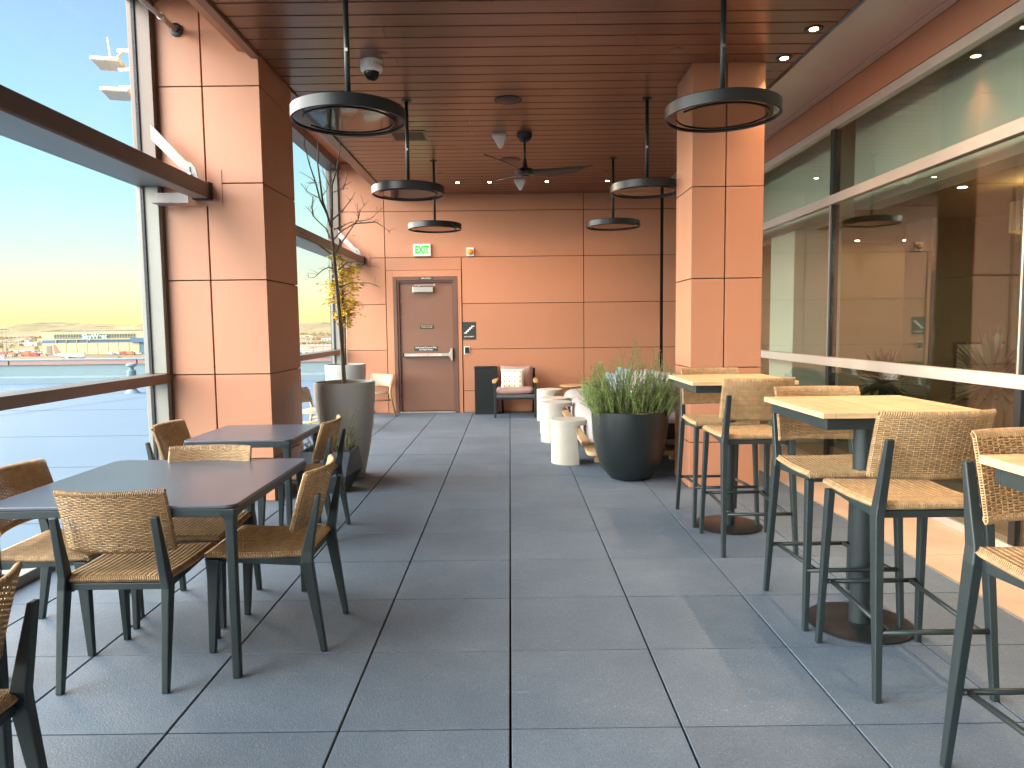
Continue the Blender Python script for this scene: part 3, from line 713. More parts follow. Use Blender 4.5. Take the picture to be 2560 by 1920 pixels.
def woven_seat(w0, w1, y0, y1, z, pitch=.0074, sp=.0225):
    mb = MB(); t = .011; ns = int(w1/sp)
    ny = int((y1-y0)/pitch); lay = Vector((0,1,0))
    for r in range(ny+1):
        q = (r+.5)/(ny+1); y = y0 + (y1-y0)*q; w = w0 + (w1-w0)*q
        dz = -.008*math.sin(math.pi*q); e = max(0, (q-.93)/.07); e2 = max(0, (.04-q)/.04); dz -= .012*e*e + .006*e2; tt = t*(1-.6*e*e)
        pts = []; s_ = w/ns
        for k in range(3*ns+1):
            x = -w/2 + (k//3 + (0,.22,.78)[k % 3])*s_; b = .0042 if k % 3 else -.0075
            c = -.006*math.cos(math.pi*x/w)
            pts.append((Vector((x,y,z+dz+c+tt*0+b)), Vector((0,0,1)), lay))
        pts.append((Vector((w/2+.009,y,z+dz-t)), Vector((1,0,0)), lay))
        for k in range(5):
            x = w/2 - w*k/4; pts.append((Vector((x,y,z+dz-2*tt)), Vector((0,0,-1)), lay))
        pts.append((Vector((-w/2-.009,y,z+dz-t)), Vector((-1,0,0)), lay))
        strand(mb, pts, pitch*.40, .0017)
    m_ = int(w1/.0075)
    for yy, w, e in ((y1,w1,1),(y0,w0,-1)):
        for k in range(m_+1):
            x = -w/2 + w*k/m_
            zz = z - .008
            mb.tube([(x,yy-e*.014,zz+.006),(x+.003,yy+e*.002,zz+.001),(x+.004,yy+e*.007,zz-.008),(x+.002,yy-e*.002,zz-.018)], .0029, 4, cap=False)
    mb.m = 1
    mb.loft([[(-w0/2+.004,y0+.006,z-.018),(w0/2-.004,y0+.006,z-.018),(w0/2-.004,y0+.006,z-.012),(-w0/2+.004,y0+.006,z-.012)],[(-w1/2+.004,y1-.008,z-.018),(w1/2-.004,y1-.008,z-.018),(w1/2-.004,y1-.008,z-.012),(-w1/2+.004,y1-.008,z-.012)]])
    return mb
def make_chair(name, loc, rz, label, cat, group, stool):
    t = empty(name, loc, label, cat, group, rz)
    H = .29 if stool else 0; fx = .222 if stool else .208; ff = .250 if stool else .243; fr = -.256 if stool else -.250
    kz = .425 + H; tz = .71 + H; zs = .455 + H
    woven_seat(.41, .43, -.185, .255, zs).build('seat', [M['wicker'], M['wickcore']], t)
    woven_back(.425, .545+H, .80+H, -.176, .24, .052).build('backrest', M['wicker'], t)
    for s in (-1, 1):
        if stool: MB().rects([(s*fx,ff,0,.0125,.0125),(s*.203,.215,kz-.01,.016,.021)]).build('leg', M['frame'], t, bevel=.005, seg=3)
        else: MB().rects([(s*fx,ff,0,.0125,.014),(s*.203,.222,kz,.018,.028)]).build('leg', M['frame'], t, bevel=.005, seg=3)
        w_ = .017
        MB().rects([(s*fx,fr,0,.0135,.013),(s*.206,-.187,kz-.02,w_,.026),(s*.200,-.190,kz+.03,w_,.024),(s*.196,-.243,tz-.004,.015,.010)]).build('leg', M['frame'], t, bevel=.005, seg=3)
        MB().loft([[(s*.188-.007,-.17,kz-.042),(s*.188+.007,-.17,kz-.042),(s*.188+.007,-.17,kz-.004),(s*.188-.007,-.17,kz-.004)],
                   [(s*.188-.007,.205,kz-.020),(s*.188+.007,.205,kz-.020),(s*.188+.007,.205,kz+.003),(s*.188-.007,.205,kz+.003)]]).build('seat_rail', M['frame'], t, bevel=.003)
    MB().box(-.183,.183,.200,.222,kz-.022,kz+.002).build('cross_rail', M['frame'], t, bevel=.003); MB().box(-.183,.183,-.185,-.163,kz-.030,kz-.002).build('cross_rail', M['frame'], t, bevel=.003)
    if stool:
        zf = .272
        MB().tube([(-.218,.243,zf+.012),(.218,.243,zf+.012)], .0105, 10).build('footrest', M['frame'], t)
        MB().tube([(-.218,-.235,zf-.012),(.218,-.235,zf-.012)], .0105, 10).build('footrest', M['frame'], t)
        for s in (-1, 1): MB().tube([(s*.172,-.235,zf-.012),(s*.172,.243,zf+.012)], .0105, 10).build('footrest', M['frame'], t)
    return t
D = [(-1.58,2.945,0,'woven chair with its back to the camera at the near charcoal table'),
     (-1.088,3.25,90,'woven chair on the aisle side of the near charcoal table'),
     (-1.60,3.55,180,'woven chair on the far side of the near charcoal table'),
     (-2.10,3.235,-90,'woven chair by the window side of the near charcoal table'),
     (-1.44,4.87,90,'woven chair on the aisle side of the far charcoal table'),
     (-2.10,4.73,-90,'woven chair by the window side of the far charcoal table'),
     (-1.53,1.66,90,'woven chair cut off at the bottom left, nearest the camera')]
c0 = None
for x, y, a, lab in D:
    if c0 is None: c0 = make_chair('dining_chair', (x,y,0), R(a), lab, 'chair', 'woven chairs round the charcoal tables', False)
    else: copy_tree(c0, (x,y,0), R(a), lab)
ST = [(1.583,2.815,0,'woven bar stool with its back to the camera at the middle bar table'),
      (1.575,3.44,180,'woven bar stool on the far side of the middle bar table'),
      (1.512,4.50,0,'woven bar stool with its back to the camera at the far bar table'),
      (1.50,5.14,180,'woven bar stool on the far side of the far bar table, against the square pillar'),
      (1.60,1.91,180,'woven bar stool cut off by the right edge at the nearest bar table')]
s0_ = None
for x, y, a, lab in ST:
    if s0_ is None: s0_ = make_chair('bar_stool', (x,y,0), R(a), lab, 'bar stool', 'woven bar stools', True)
    else: copy_tree(s0_, (x,y,0), R(a), lab)

# ------------------------------------------------------------------ tables
def rrect(x0, x1, y0, y1, r, n=6):
    pts = []
    for cx, cy, a in ((x1-r,y1-r,0),(x0+r,y1-r,90),(x0+r,y0+r,180),(x1-r,y0+r,270)):
        for k in range(n+1):
            t = R(a + 90*k/n); pts.append((cx+r*math.cos(t), cy+r*math.sin(t)))
    return pts
def dining_table(x0, x1, y0, y1, lab):
    cx, cy = (x0+x1)/2, (y0+y1)/2; w, d = (x1-x0)/2, (y1-y0)/2
    t = empty('charcoal_table', (cx,cy,0), lab, 'table', 'charcoal square tables')
    MB().prism(rrect(-w,w,-d,d,.045), 'z', .713, .727).build('tabletop', M['tabletop'], t, bevel=.003)
    mb = MB(); a = .006; 
    mb.box(-w+.06,w-.06,-d+a,-d+a+.022,.678,.7105).box(-w+.06,w-.06,d-a-.022,d-a,.678,.7105).box(-w+a,-w+a+.022,-d+.06,d-.06,.678,.7105).box(w-a-.022,w-a,-d+.06,d-.06,.678,.7105)
    mb.build('apron', M['frame'], t, bevel=.003)
    for sx in (-1, 1):
        for sy in (-1, 1):
            X, Y = sx*(w-.030), sy*(d-.030)
            MB().rects([(X,Y,0,.0165,.0165),(X,Y,.60,.0185,.0185),(X-sx*.001,Y-sy*.001,.665,.021,.021),(X-sx*.008,Y-sy*.008,.69,.032,.032),(X-sx*.012,Y-sy*.012,.7115,.038,.038)]).build('leg', M['frame'], t, bevel=.006, seg=3)
    return t
dining_table(-2.13,-1.105,2.785,3.80,'near charcoal table with four woven chairs round it')
dining_table(-2.08,-1.395,4.44,5.17,'far charcoal table in front of the wide terracotta pillar')
dining_table(-2.19,-1.495,1.34,2.06,'charcoal table at the left edge, only its corner in view')
def bar_table(x, y, lab):
    t = empty('bar_table', (x,y,0), lab, 'bar table', 'square teak bar tables')
    w = .345; mb = MB(); f = .055
    mb.box(-w,w,-w,-w+f,1.026,1.05).box(-w,w,w-f,w,1.026,1.05).box(-w,-w+f,-w+f+.001,w-f-.001,1.026,1.05).box(w-f,w,-w+f+.001,w-f-.001,1.026,1.05)
    n = 9; p = (2*w-2*f)/n
    for k in range(n): mb.box(-w+f+.0015,w-f-.0015,-w+f+p*k+.0012,-w+f+p*(k+1)-.0012,1.027,1.0495)
    mb.xf(Matrix.Rotation(R(90),4,'Z'))
    mb.build('tabletop', M['teak'], t, bevel=.0012, seg=1)
    a = .028
    MB().box(-w+a,w-a,-w+a,-w+a+.02,.975,1.0255).box(-w+a,w-a,w-a-.02,w-a,.975,1.0255).box(-w+a,-w+a+.02,-w+a+.021,w-a-.021,.975,1.0255).box(w-a-.02,w-a,-w+a+.021,w-a-.021,.975,1.0255).build('apron', M['frame'], t, bevel=.002)
    MB().box(-w+a+.021,w-a-.021,-.05,.05,1.0,1.02).lathe([(.002,.985),(.10,.985),(.10,.999),(.002,.999)], n=24).build('underframe', M['black'], t)
    MB().lathe([(.045,.012),(.046,.20),(.046,.985)], n=36).build('column', M['frame'], t)
    MB().lathe([(.002,0),(.232,0),(.236,.003),(.236,.009),(.230,.013),(.002,.0135)], n=64).build('base_plate', M['black'], t)
    return t
b0 = bar_table(1.64,3.265,'teak topped bar table in the middle of the right row')
copy_tree(b0, (1.525,4.93,0), None, 'teak topped bar table in front of the square pillar')
copy_tree(b0, (1.655,1.62,0), None, 'teak topped bar table cut off by the right edge')

# ------------------------------------------------------------------ planters
def lathe_pot(name, x, y, prof, m, lab, soilz, soilr, n=64, sx=1):
    t = empty(name, (x,y,0), lab, 'planter')
    MB().lathe(prof, n=n).build('pot', m, t)
    mb = MB(); n_ = 28; random.seed(4)
    secs = [[(r*math.cos(2*math.pi*k/n_), r*math.sin(2*math.pi*k/n_), soilz+random.uniform(-.008,.008)) for k in range(n_)] for r in (soilr, soilr*.7, soilr*.4, .02)]
    mb.loft(secs, True, True); mb.build('soil', M['soil'], t)
    return t
pot = lathe_pot('round_planter', 1.103, 6.55, [(.002,0),(.15,0),(.185,.012),(.235,.07),(.285,.16),(.322,.28),(.345,.42),(.353,.56),(.354,.640),(.350,.645),(.340,.640),(.338,.55),(.30,.4),(.002,.4)], M['blackpot'], 'glossy black rounded planter in front of the sofa', .585, .335)
def sprig(mb, mbs, base, tip, n, ll, lw, spread=.8):
    """one stem with needle leaves"""
    base = Vector(base); tip = Vector(tip); mid = (base+tip)/2 + Vector((random.uniform(-.05,.05), random.uniform(-.04,.04), random.uniform(0,.04)))
    def B(q): return base*(1-q)**2 + mid*2*q*(1-q) + tip*q*q
    mbs.tube([B(0),B(.35),B(.7),B(1)], [.0028,.0024,.0018,.001], 4, cap=False)
    for k in range(n):
        q = .08 + .92*(k/n); p = B(q); d = (B(min(1,q+.05))-B(max(0,q-.05))).normalized()
        a = random.uniform(0, 2*math.pi)
        s = d.cross(Vector((math.cos(a), math.sin(a), .3))).normalized()
        e = (d*random.uniform(.3,.9) + s*spread).normalized(); L = ll*random.uniform(.7,1.2)*(1-.35*q)
        w = e.cross(d).normalized()*lw
        mb.add([p-w*.6, p+w*.6, p+e*L*.6+w, p+e*L, p+e*L*.6-w], [(0,1,2,3,4)])
random.seed(42)
rm = empty('rosemary_bush', (1.103,6.55,.58), 'tall green rosemary growing out of the black planter', 'plant')
mb = MB(); ms = MB()
peaks = [(-.19,.30),(-.10,.53),(-.28,.44),(-.03,.55),(.07,.63),(.22,.55),(.30,.52),(.36,.47),(-.33,.38),(.15,.42),(.40,.36),(-.42,.36),(.45,.22)]
for k in range(600):
    if k < 150:
        px, pz = peaks[k % len(peaks)]; tx = px + random.gauss(0,.028); tz = pz*random.uniform(.62,1.04)
    else:
        tx = random.uniform(-.47,.47); env = .50 + .05*math.sin(tx*17) - .55*max(0, abs(tx)-.28)
        tz = env*random.uniform(.30,.86)
        if abs(tx-.02) < .09 and random.random() < .5: tz *= .6
    ty = random.uniform(-.28,.28)
    a = random.uniform(0,2*math.pi); r = .29*math.sqrt(random.random())
    bx = max(-.30, min(.30, tx*.68 + random.gauss(0,.07))); by = max(-.24, min(.24, ty*.7))
    tz *= 1.14
    sprig(mb, ms, (bx,by,.0), (tx,ty,tz), int(40+tz*150), .029, .0020, 1.25)
mb.build('foliage', M['gleaf'], rm); ms.build('stems', M['gstem'], rm)
# tall grey planters
gp1 = lathe_pot('tall_planter', -1.595, 6.80, [(.002,0),(.165,0),(.172,.01),(.222,.25),(.262,.50),(.283,.75),(.287,.90),(.284,.915),(.262,.915),(.258,.80),(.002,.7)], M['planter'], 'tall grey tapered planter with a bare tree beside the wide pillar', .80, .255)
gp2 = copy_tree(gp1, (-2.36,10.15,0), None, 'tall grey planter with a yellow leaved tree near the end wall')
for o in (gp1, gp2): o['group'] = 'tall grey planters'
# trees
BR = [[(-1.58,.80),(-1.59,1.18),(-1.60,1.44),(-1.62,1.72),(-1.64,2.04),(-1.64,2.14),(-1.66,2.35),(-1.65,2.52),(-1.64,2.76),(-1.59,2.91),(-1.56,3.08),(-1.55,3.25)],
[(-1.66,2.37),(-1.7,2.5),(-1.75,2.61),(-1.78,2.78),(-1.82,2.93),(-1.85,3.09),(-1.86,3.21)],[(-1.7,2.5),(-1.73,2.61),(-1.75,2.8),(-1.76,2.94),(-1.75,3.03),(-1.74,3.17)],
[(-1.73,2.66),(-1.69,2.71),(-1.67,2.76)],[(-1.77,2.64),(-1.87,2.7),(-1.92,2.77)],[(-1.79,2.78),(-1.84,2.82),(-1.9,2.86)],[(-1.79,2.78),(-1.85,2.78),(-1.9,2.79)],
[(-1.67,2.12),(-1.77,2.2),(-1.9,2.28),(-1.96,2.32),(-2.03,2.41)],[(-1.67,2.27),(-1.72,2.36),(-1.82,2.46),(-1.87,2.53),(-1.94,2.59)],[(-1.83,2.47),(-1.84,2.56),(-1.83,2.63),(-1.83,2.66)],
[(-1.63,2.13),(-1.56,2.23),(-1.5,2.32),(-1.44,2.39),(-1.41,2.44),(-1.4,2.48),(-1.4,2.58)],[(-1.64,2.26),(-1.58,2.33),(-1.5,2.39),(-1.43,2.44),(-1.36,2.45),(-1.3,2.49),(-1.22,2.58)],
[(-1.41,2.44),(-1.38,2.52),(-1.32,2.59)],[(-1.44,2.4),(-1.35,2.41),(-1.26,2.42),(-1.19,2.38),(-1.13,2.33)],[(-1.65,2.44),(-1.56,2.52),(-1.5,2.59),(-1.43,2.69)],[(-1.64,2.35),(-1.57,2.37),(-1.51,2.41),(-1.46,2.43)],
[(-1.63,1.98),(-1.7,2.0),(-1.77,1.98),(-1.86,1.91),(-1.93,1.91)],[(-1.61,1.97),(-1.53,2.04),(-1.43,2.05),(-1.41,2.02),(-1.26,2.0)],[(-1.6,1.81),(-1.51,1.85),(-1.33,1.85),(-1.26,1.82)],
[(-1.67,2.75),(-1.7,2.83),(-1.72,2.92)],[(-1.64,2.76),(-1.65,2.89),(-1.65,2.95)],[(-1.54,2.71),(-1.5,2.81),(-1.48,2.88)],[(-1.63,2.69),(-1.56,2.71),(-1.5,2.75)]]
random.seed(9)
tr = empty('bare_tree', (-1.595,6.80,.80), 'slender almost leafless young tree in the front grey planter', 'tree')
mt = MB(); mbr = MB(); ml = MB()
for bi, pl_ in enumerate(BR):
    dy = 0 if bi == 0 else random.choice([-1,1])*random.uniform(.1,.5)
    r0 = .021 if bi == 0 else (.012 if bi in (1,2) else .0075 if len(pl_) > 3 else .005)
    pts = []; L = len(pl_)
    for k, (x, z) in enumerate(pl_):
        q = k/(L-1); wob = .006 if bi else .004
        sc_ = 1.0
        yy = dy*q*abs(pl_[-1][0]-pl_[0][0]) if bi not in (1,2) else dy*.25*q
        pts.append((x+1.595+random.uniform(-wob,wob), yy - (.05 if bi == 0 else .05)*1 + random.uniform(-wob,wob), z-.80))
    if bi == 0:
        rr = [max(.004, .0205*(1-.80*(k/(L-1))**1.1)) for k in range(L)]
        mt.tube(pts, rr, 9)
    else:
        mbr.tube(pts, [max(.0022, r0*(1-.75*k/(L-1))) for k in range(L)], 6)
        # side twigs
        for k in range(1, L):
            for h in range(2):
                if random.random() < .85:
                    p = Vector(pts[k-1]).lerp(Vector(pts[k]), random.random()); d = (Vector(pts[k])-Vector(pts[k-1])).normalized()
                    s = Vector((random.uniform(-1,1), random.uniform(-1,1), random.uniform(-.1,1))).normalized()
                    e = p + (d*.7+s).normalized()*random.uniform(.03,.11)
                    mbr.tube([p, p.lerp(e,.5)+Vector((0,0,.004)), e], [.0024,.0018,.0012], 4)
def leaf(mb, p, s, droop=.5):
    a = random.uniform(0, 2*math.pi); d = Vector((math.cos(a), math.sin(a), -droop*random.random()+.25)).normalized(); w = d.cross(Vector((0,0,1))).normalized()
    for da in (-.7, -.3, 0, .35, .75):     # small lobed palmate leaf
        dd = (d*math.cos(da) + w*math.sin(da)); ww = dd.cross(Vector((random.uniform(-.2,.2),.1,1))).normalized()
        L = s*(1-.35*abs(da))
        mb.add([p, p+dd*L*.5+ww*s*.10, p+dd*L, p+dd*L*.5-ww*s*.10], [(0,1,2,3)])
for k in range(26):
    b = random.choice([BR[16],BR[17],BR[18],BR[10],BR[16]]); x, z = random.choice(b[1:])
    leaf(ml, Vector((x+1.595+random.uniform(-.03,.03), random.uniform(-.1,.1), z-.80+random.uniform(-.03,.03))), .035)
mt.build('trunk', M['bark'], tr); mbr.build('branches', M['bark'], tr); ml.build('leaves', M['yleaf'], tr)
# yellow tree
random.seed(31)
yt = empty('yellow_leaved_tree', (-2.36,10.15,.80), 'small tree with yellow leaves in the rear grey planter', 'tree')
mt = MB(); ml = MB()
mt.tube([(0,0,0),(.01,0,.5),(-.01,.01,1.0),(.0,.0,1.5),(-.03,0,1.72)], [.019,.017,.014,.01,.004], 8)
for k in range(46):
    z = random.uniform(.72,1.62); a = random.uniform(0,2*math.pi); L = random.uniform(.12,.33)*(1.15-abs(z-1.2))
    if z < .95: L *= .6
    if k % 9 == 0: L *= 1.5; a = random.choice([0,math.pi])+random.uniform(-.4,.4)
    e = Vector((math.cos(a)*L, math.sin(a)*L, z+random.uniform(-.03,.12)))
    b = Vector((0,0,z)); m_ = b.lerp(e,.5)+Vector((0,0,.02))
    mt.tube([b,m_,e], [.005,.0035,.0018], 5)
    for h in range(26):
        q = random.uniform(.2,1.05); p = b.lerp(e,q) + Vector((random.gauss(0,.03),random.gauss(0,.03),random.gauss(-.02,.035)))
        leaf(ml, p, random.uniform(.055,.09), 1.2)
mt.build('trunk', M['bark2'], yt); ml.build('crown', M['yleaf'], yt)
stake = MB().tube([(.035,-.03,.0),(.045,-.03,.85)], .0075, 8).build('support_stake', mat('pale_stake', (.55,.42,.28), .7), yt)
# faceted box planter with lavender
fp = empty('faceted_planter', (-1.62,6.20,0), 'dark blue faceted planter behind the far charcoal table', 'planter')
mb = MB(); h = .37
tpts = [(-.19,-.17),(.235,-.17),(.235,.17),(-.19,.17)]; mid = [(-.225,-.20),(.20,-.20),(.26,.20),(-.225,.20)]; bot = [(-.15,-.14),(.15,-.14),(.17,.14),(-.15,.14)]
inn = [(-.17,-.15),(.215,-.15),(.215,.15),(-.17,.15)]
mb.add([(*p,0) for p in bot] + [(*p,.16) for p in mid] + [(*p,h) for p in tpts] + [(*p,h) for p in inn] + [(*p,h-.05) for p in inn],
  [(3,2,1,0)] + [f for k in range(4) for f in ((k,(k+1)%4,4+k),((k+1)%4,4+(k+1)%4,4+k),(4+k,4+(k+1)%4,8+(k+1)%4),(4+k,8+(k+1)%4,8+k))] + [(8+k,8+(k+1)%4,12+(k+1)%4,12+k) for k in range(4)] + [(12+k,12+(k+1)%4,16+(k+1)%4,16+k) for k in range(4)])
mb.build('pot', mat('slate_blue_planter', (.030,.042,.060), .5, var=.1), fp, fix=True)
MB().box(-.168,.213,-.148,.148,h-.06,h-.045).build('soil', M['soil'], fp)
lv = empty('lavender_plant', (-1.62,6.20,h-.045), 'grey green lavender sprigs in the faceted dark planter', 'plant')
mb = MB(); ms = MB(); random.seed(77)
for k in range(120):
    bx, by = random.uniform(-.15,.19), random.uniform(-.13,.13)
    hh = random.uniform(.08,.26)
    sprig(mb, ms, (bx,by,0), (bx*1.35+random.gauss(0,.05), by*1.3+random.gauss(0,.05), hh), 26, .026, .0015)
for k in range(16):
    bx, by = random.uniform(-.15,.19), random.uniform(-.13,.13); tx = bx*1.5+random.gauss(0,.07)
    sprig(mb, ms, (bx,by,0), (tx, by*1.4, random.uniform(.28,.44)), 7, .02, .0015)
mb.build('foliage', M['lav'], lv); ms.build('stems', M['gstem'], lv)

# ------------------------------------------------------------------ side tables (cantilevered cream drums)
def side_table(x, y, h, lab, s=1):
    t = empty('side_table', (x,y,0), lab, 'side table', 'cream drum side tables')
    r = .195*s
    MB().lathe([(.002,h-.050),(r-.003,h-.050),(r,h-.047),(r,h-.004),(r-.004,h),(.002,h)], n=56).build('top', M['concw'], t)
    mb = MB(); secs = []
    for z in [0, .06, .14, .22, .30, h-.10, h-.085, h-.07, h-.06, h-.055, h-.0505]:
        q = z/(h-.03); xc = .085 - .035*q
        zt = h-.05
        if z > zt-.05: xc += (1-math.sqrt(max(0,1-((z-(zt-.05))/.05)**2)))*.03 if z <= zt else .2
        pts = []; n = 26
        a0 = math.acos(max(-.99, min(.99, xc*s/r)))
        for k in range(n+1):
            a = a0 + (2*math.pi-2*a0)*k/n; pts.append((r*math.cos(a), r*math.sin(a), z))
        secs.append(pts)
    mb.loft(secs, True, True); o = mb.build('body', M['concw'], t); 
    e = o.modifiers.new('EdgeSplit', 'EDGE_SPLIT'); e.split_angle = R(40)
    return t
side_table(.612, 7.36, .455, 'cream drum side table nearest the black planter')
side_table(.565, 8.74, .49, 'cream drum side table, second from the black planter')
side_table(.585, 9.45, .47, 'cream drum side table half hidden behind the second one')
side_table(.590, 10.70, .475, 'cream drum side table beside the mauve armchair')
wt = empty('teak_side_table', (1.0,11.35,0), 'round teak side table behind the sofa', 'side table')
MB().lathe([(.002,.452),(.20,.452),(.215,.462),(.215,.470),(.210,.476),(.002,.476)], n=48).build('top', M['teak2'], wt)
MB().lathe([(.06,0),(.11,0),(.10,.02),(.055,.2),(.05,.451)], n=24).build('pedestal', M['concw'], wt)

# ------------------------------------------------------------------ cushions
def cushion(name, sx, sy, sz, m, parent, M_, puff=.35, p=.72, marks=None):
    """rounded pillow box: superellipsoid-like with pinched corners"""
    mb = MB(); nu, nv = 36, 18; secs = []
    def se(c, e): return math.copysign(abs(c)**e, c)
    for j in range(nv+1):
        v = -math.pi/2 + math.pi*(.01+.98*j/nv); ring = []
        for i in range(nu):
            u = 2*math.pi*i/nu
            x = sx*se(math.cos(v), puff)*se(math.cos(u), .28); y = sy*se(math.cos(v), puff)*se(math.sin(u), .28); z = sz*se(math.sin(v), p)
            e = 1 - .25*(abs(x)/sx)**3*(abs(y)/sy)**3
            ring.append((x, y, z*e + .003*math.sin(9*x)+.003*math.cos(11*y)))
        secs.append(ring)
    mb.loft(secs, True, True); mb.xf(M_)
    return mb.build(name, m, parent)
def pillow(name, w, h, t, m, parent, M_):
    """square scatter cushion, thin seamed edges and pulled corners, standing in the x-z plane"""
    mb = MB(); n = 16
    for sg in (1, -1):
        vs = []
        for j in range(n+1):
            for i in range(n+1):
                u = -1+2*i/n; v = -1+2*j/n
                pin = 1 - .07*(1-abs(u)**2.5*1)*abs(v)**3; pin2 = 1 - .07*(1-abs(v)**2.5)*abs(u)**3
                th = t*((1-u**4)*(1-v**4))**.42*(1+.06*math.sin(5*u+3*v))
                vs.append((w*u*pin2, sg*th, h*v*pin))
        fs = [(j*(n+1)+i, j*(n+1)+i+1, (j+1)*(n+1)+i+1, (j+1)*(n+1)+i)[::sg] for j in range(n) for i in range(n)]
        mb.add(vs, fs, True)
    mb.xf(M_)
    return mb.build(name, m, parent)
# ---- sofa: timber base, seat cushions facing the aisle
so = empty('outdoor_sofa', (1.45,8.75,0), 'low grey cushioned sofa with a timber base along the right side', 'sofa')
def T3(x, y, z, rx=0, ry=0, rz=0): return Matrix.Translation((x,y,z)) @ Matrix.Rotation(rz,4,'Z') @ Matrix.Rotation(ry,4,'Y') @ Matrix.Rotation(rx,4,'X')
mb = MB().prism(rrect(-.70,.70,-1.87,1.68,.08), 'z', .145, .185); mb.build('timber_base', M['teak2'], so, bevel=.006, seg=3)
for sx, sy in ((-.55,-1.40),(.26,-1.32),(-.55,1.3),(.4,1.3),(-.55,0),(.4,0)): MB().box(sx-.035,sx+.06,sy-.035,sy+.035,0,.144).build('leg', M['teak2'], so, bevel=.005)
for k, yc in enumerate((-1.20,.02,1.17)):
    cushion('seat_cushion', .60 if k else .60, .61 if k < 2 else .53, .165, M['sofa'], so, T3(-.08,yc,.36), .30, .55)
for k, yc in enumerate((-1.22,0,1.15)):
    cushion('back_cushion', .12, .56, .17, M['sofa'], so, T3(.48,yc,.62,0,R(-10)), .5, .5)
mb = MB().box(.60,.66,-1.82,1.62,.186,.70); mb.build('back_frame', M['black'], so, bevel=.008)
MB().box(-.18,.58,-1.86,-1.82,.30,.46).build('arm_rail', M['black'], so, bevel=.01)
o = pillow('throw_pillow', .23,.22,.07, M['blue'], None, T3(0,0,0,R(-14),0,R(-78))); o.location = (1.50,9.6,.64); tag(o, 'blue patterned pillow on the sofa behind the rosemary', 'pillow', 'pillows on the sofa')
o = pillow('throw_pillow', .23,.22,.07, M['spot'], None, T3(0,0,0,R(-14),0,R(-85))); o.location = (1.47,8.2,.68); tag(o, 'speckled grey pillow on the sofa behind the rosemary', 'pillow', 'pillows on the sofa')
o = pillow('throw_pillow', .23,.22,.07, M['sofa'], None, T3(0,0,0,R(-16),0,R(-60))); o.location = (1.62,7.55,.72); tag(o, 'plain mauve grey pillow at the near end of the sofa', 'pillow', 'pillows on the sofa')
o = pillow('throw_pillow', .19,.18,.06, M['blue'], None, T3(0,0,0,R(-25),0,R(-60))); o.location = (1.45,10.2,.58); tag(o, 'pale blue patterned pillow at the far end of the sofa', 'pillow', 'pillows on the sofa')

# ---- armchair by the end wall
ac = empty('armchair', (.07,11.38,0), 'black framed armchair with mauve cushions beside the dark bin', 'armchair')
# local: front = -y
for s in (-1, 1):
    MB().rects([(s*.315,-.33,0,.017,.02),(s*.315,-.33,.545,.017,.024)]).build('leg', M['frame'], ac, bevel=.004)
    MB().rects([(s*.25+.05,.33,0,.017,.02),(s*.26+.05,.14,.36,.019,.028),(s*.27+.05,.30,.745,.016,.02)]).build('leg', M['black'], ac, bevel=.004)
    MB().loft([[(s*.325-.03,-.39,.545),(s*.325+.03,-.39,.545),(s*.325+.03,-.39,.568),(s*.325-.03,-.39,.568)],[(s*.325-.038,-.1,.556),(s*.325+.038,-.1,.556),(s*.325+.038,-.1,.582),(s*.325-.038,-.1,.582)],[(s*.30-.02+.03,.24,.568),(s*.30+.02+.03,.24,.568),(s*.30+.02+.03,.24,.59),(s*.30-.02+.03,.24,.59)]]).build('armrest', M['teak2'], ac, bevel=.006, seg=3)
mb = MB(); mb.box(-.297,.297,-.345,-.315,.285,.315).box(-.297,.297,.2,.23,.285,.315).box(-.30,-.27,-.314,.2,.285,.315).box(.27,.30,-.314,.2,.285,.315)
mb.build('seat_frame', M['frame'], ac, bevel=.004)
mb = MB()
for k in range(30): mb.box(-.29+.0198*k,-.29+.0198*k+.016,-.35,.2,.318,.365)
mb.build('seat_straps', M['strap'], ac, bevel=.003)
mb = MB()
for k in range(9): mb.loft([[(-.24+.06*k+.05,.16,.40),(-.215+.06*k+.05,.16,.40),(-.215+.06*k+.05,.17,.40),(-.24+.06*k+.05,.17,.40)],[(-.24+.06*k+.05,.29,.74),(-.215+.06*k+.05,.29,.74),(-.215+.06*k+.05,.30,.74),(-.24+.06*k+.05,.30,.74)]])
mb.build('back_straps', M['black'], ac)
cushion('seat_cushion', .295,.30,.048, M['pink'], ac, T3(0,-.05,.412), .3, .6)
pillow('back_cushion', .265,.215,.075, M['pink'], ac, T3(.03,.150,.585,R(-20)))
pw = pillow('throw_pillow', .19,.18,.055, M['cream'], None, T3(0,0,0,R(-17),0,R(-4))); pw.location = (.03,11.345,.575); tag(pw, 'cream pillow with dark cross marks on the mauve armchair', 'pillow')
mb = MB()
for i in range(4):
    for j in range(4):
        x = -.125+.083*i; z = -.115+.078*j; y_ = -.055*(max(0,1-(x/.19)**4)*max(0,1-(z/.18)**4))**.42*(1+.06*math.sin(5*x/.19+3*z/.18))-.0015
        mb.box(x-.004,x+.004,y_-.0012,y_,z-.013,z+.013).box(x-.009,x+.009,y_-.0016,y_-.0012,z-.003,z+.003)
mb.xf(T3(0,0,0,R(-17),0,R(-4))); mb.build('cross_marks', M['ink'], pw)
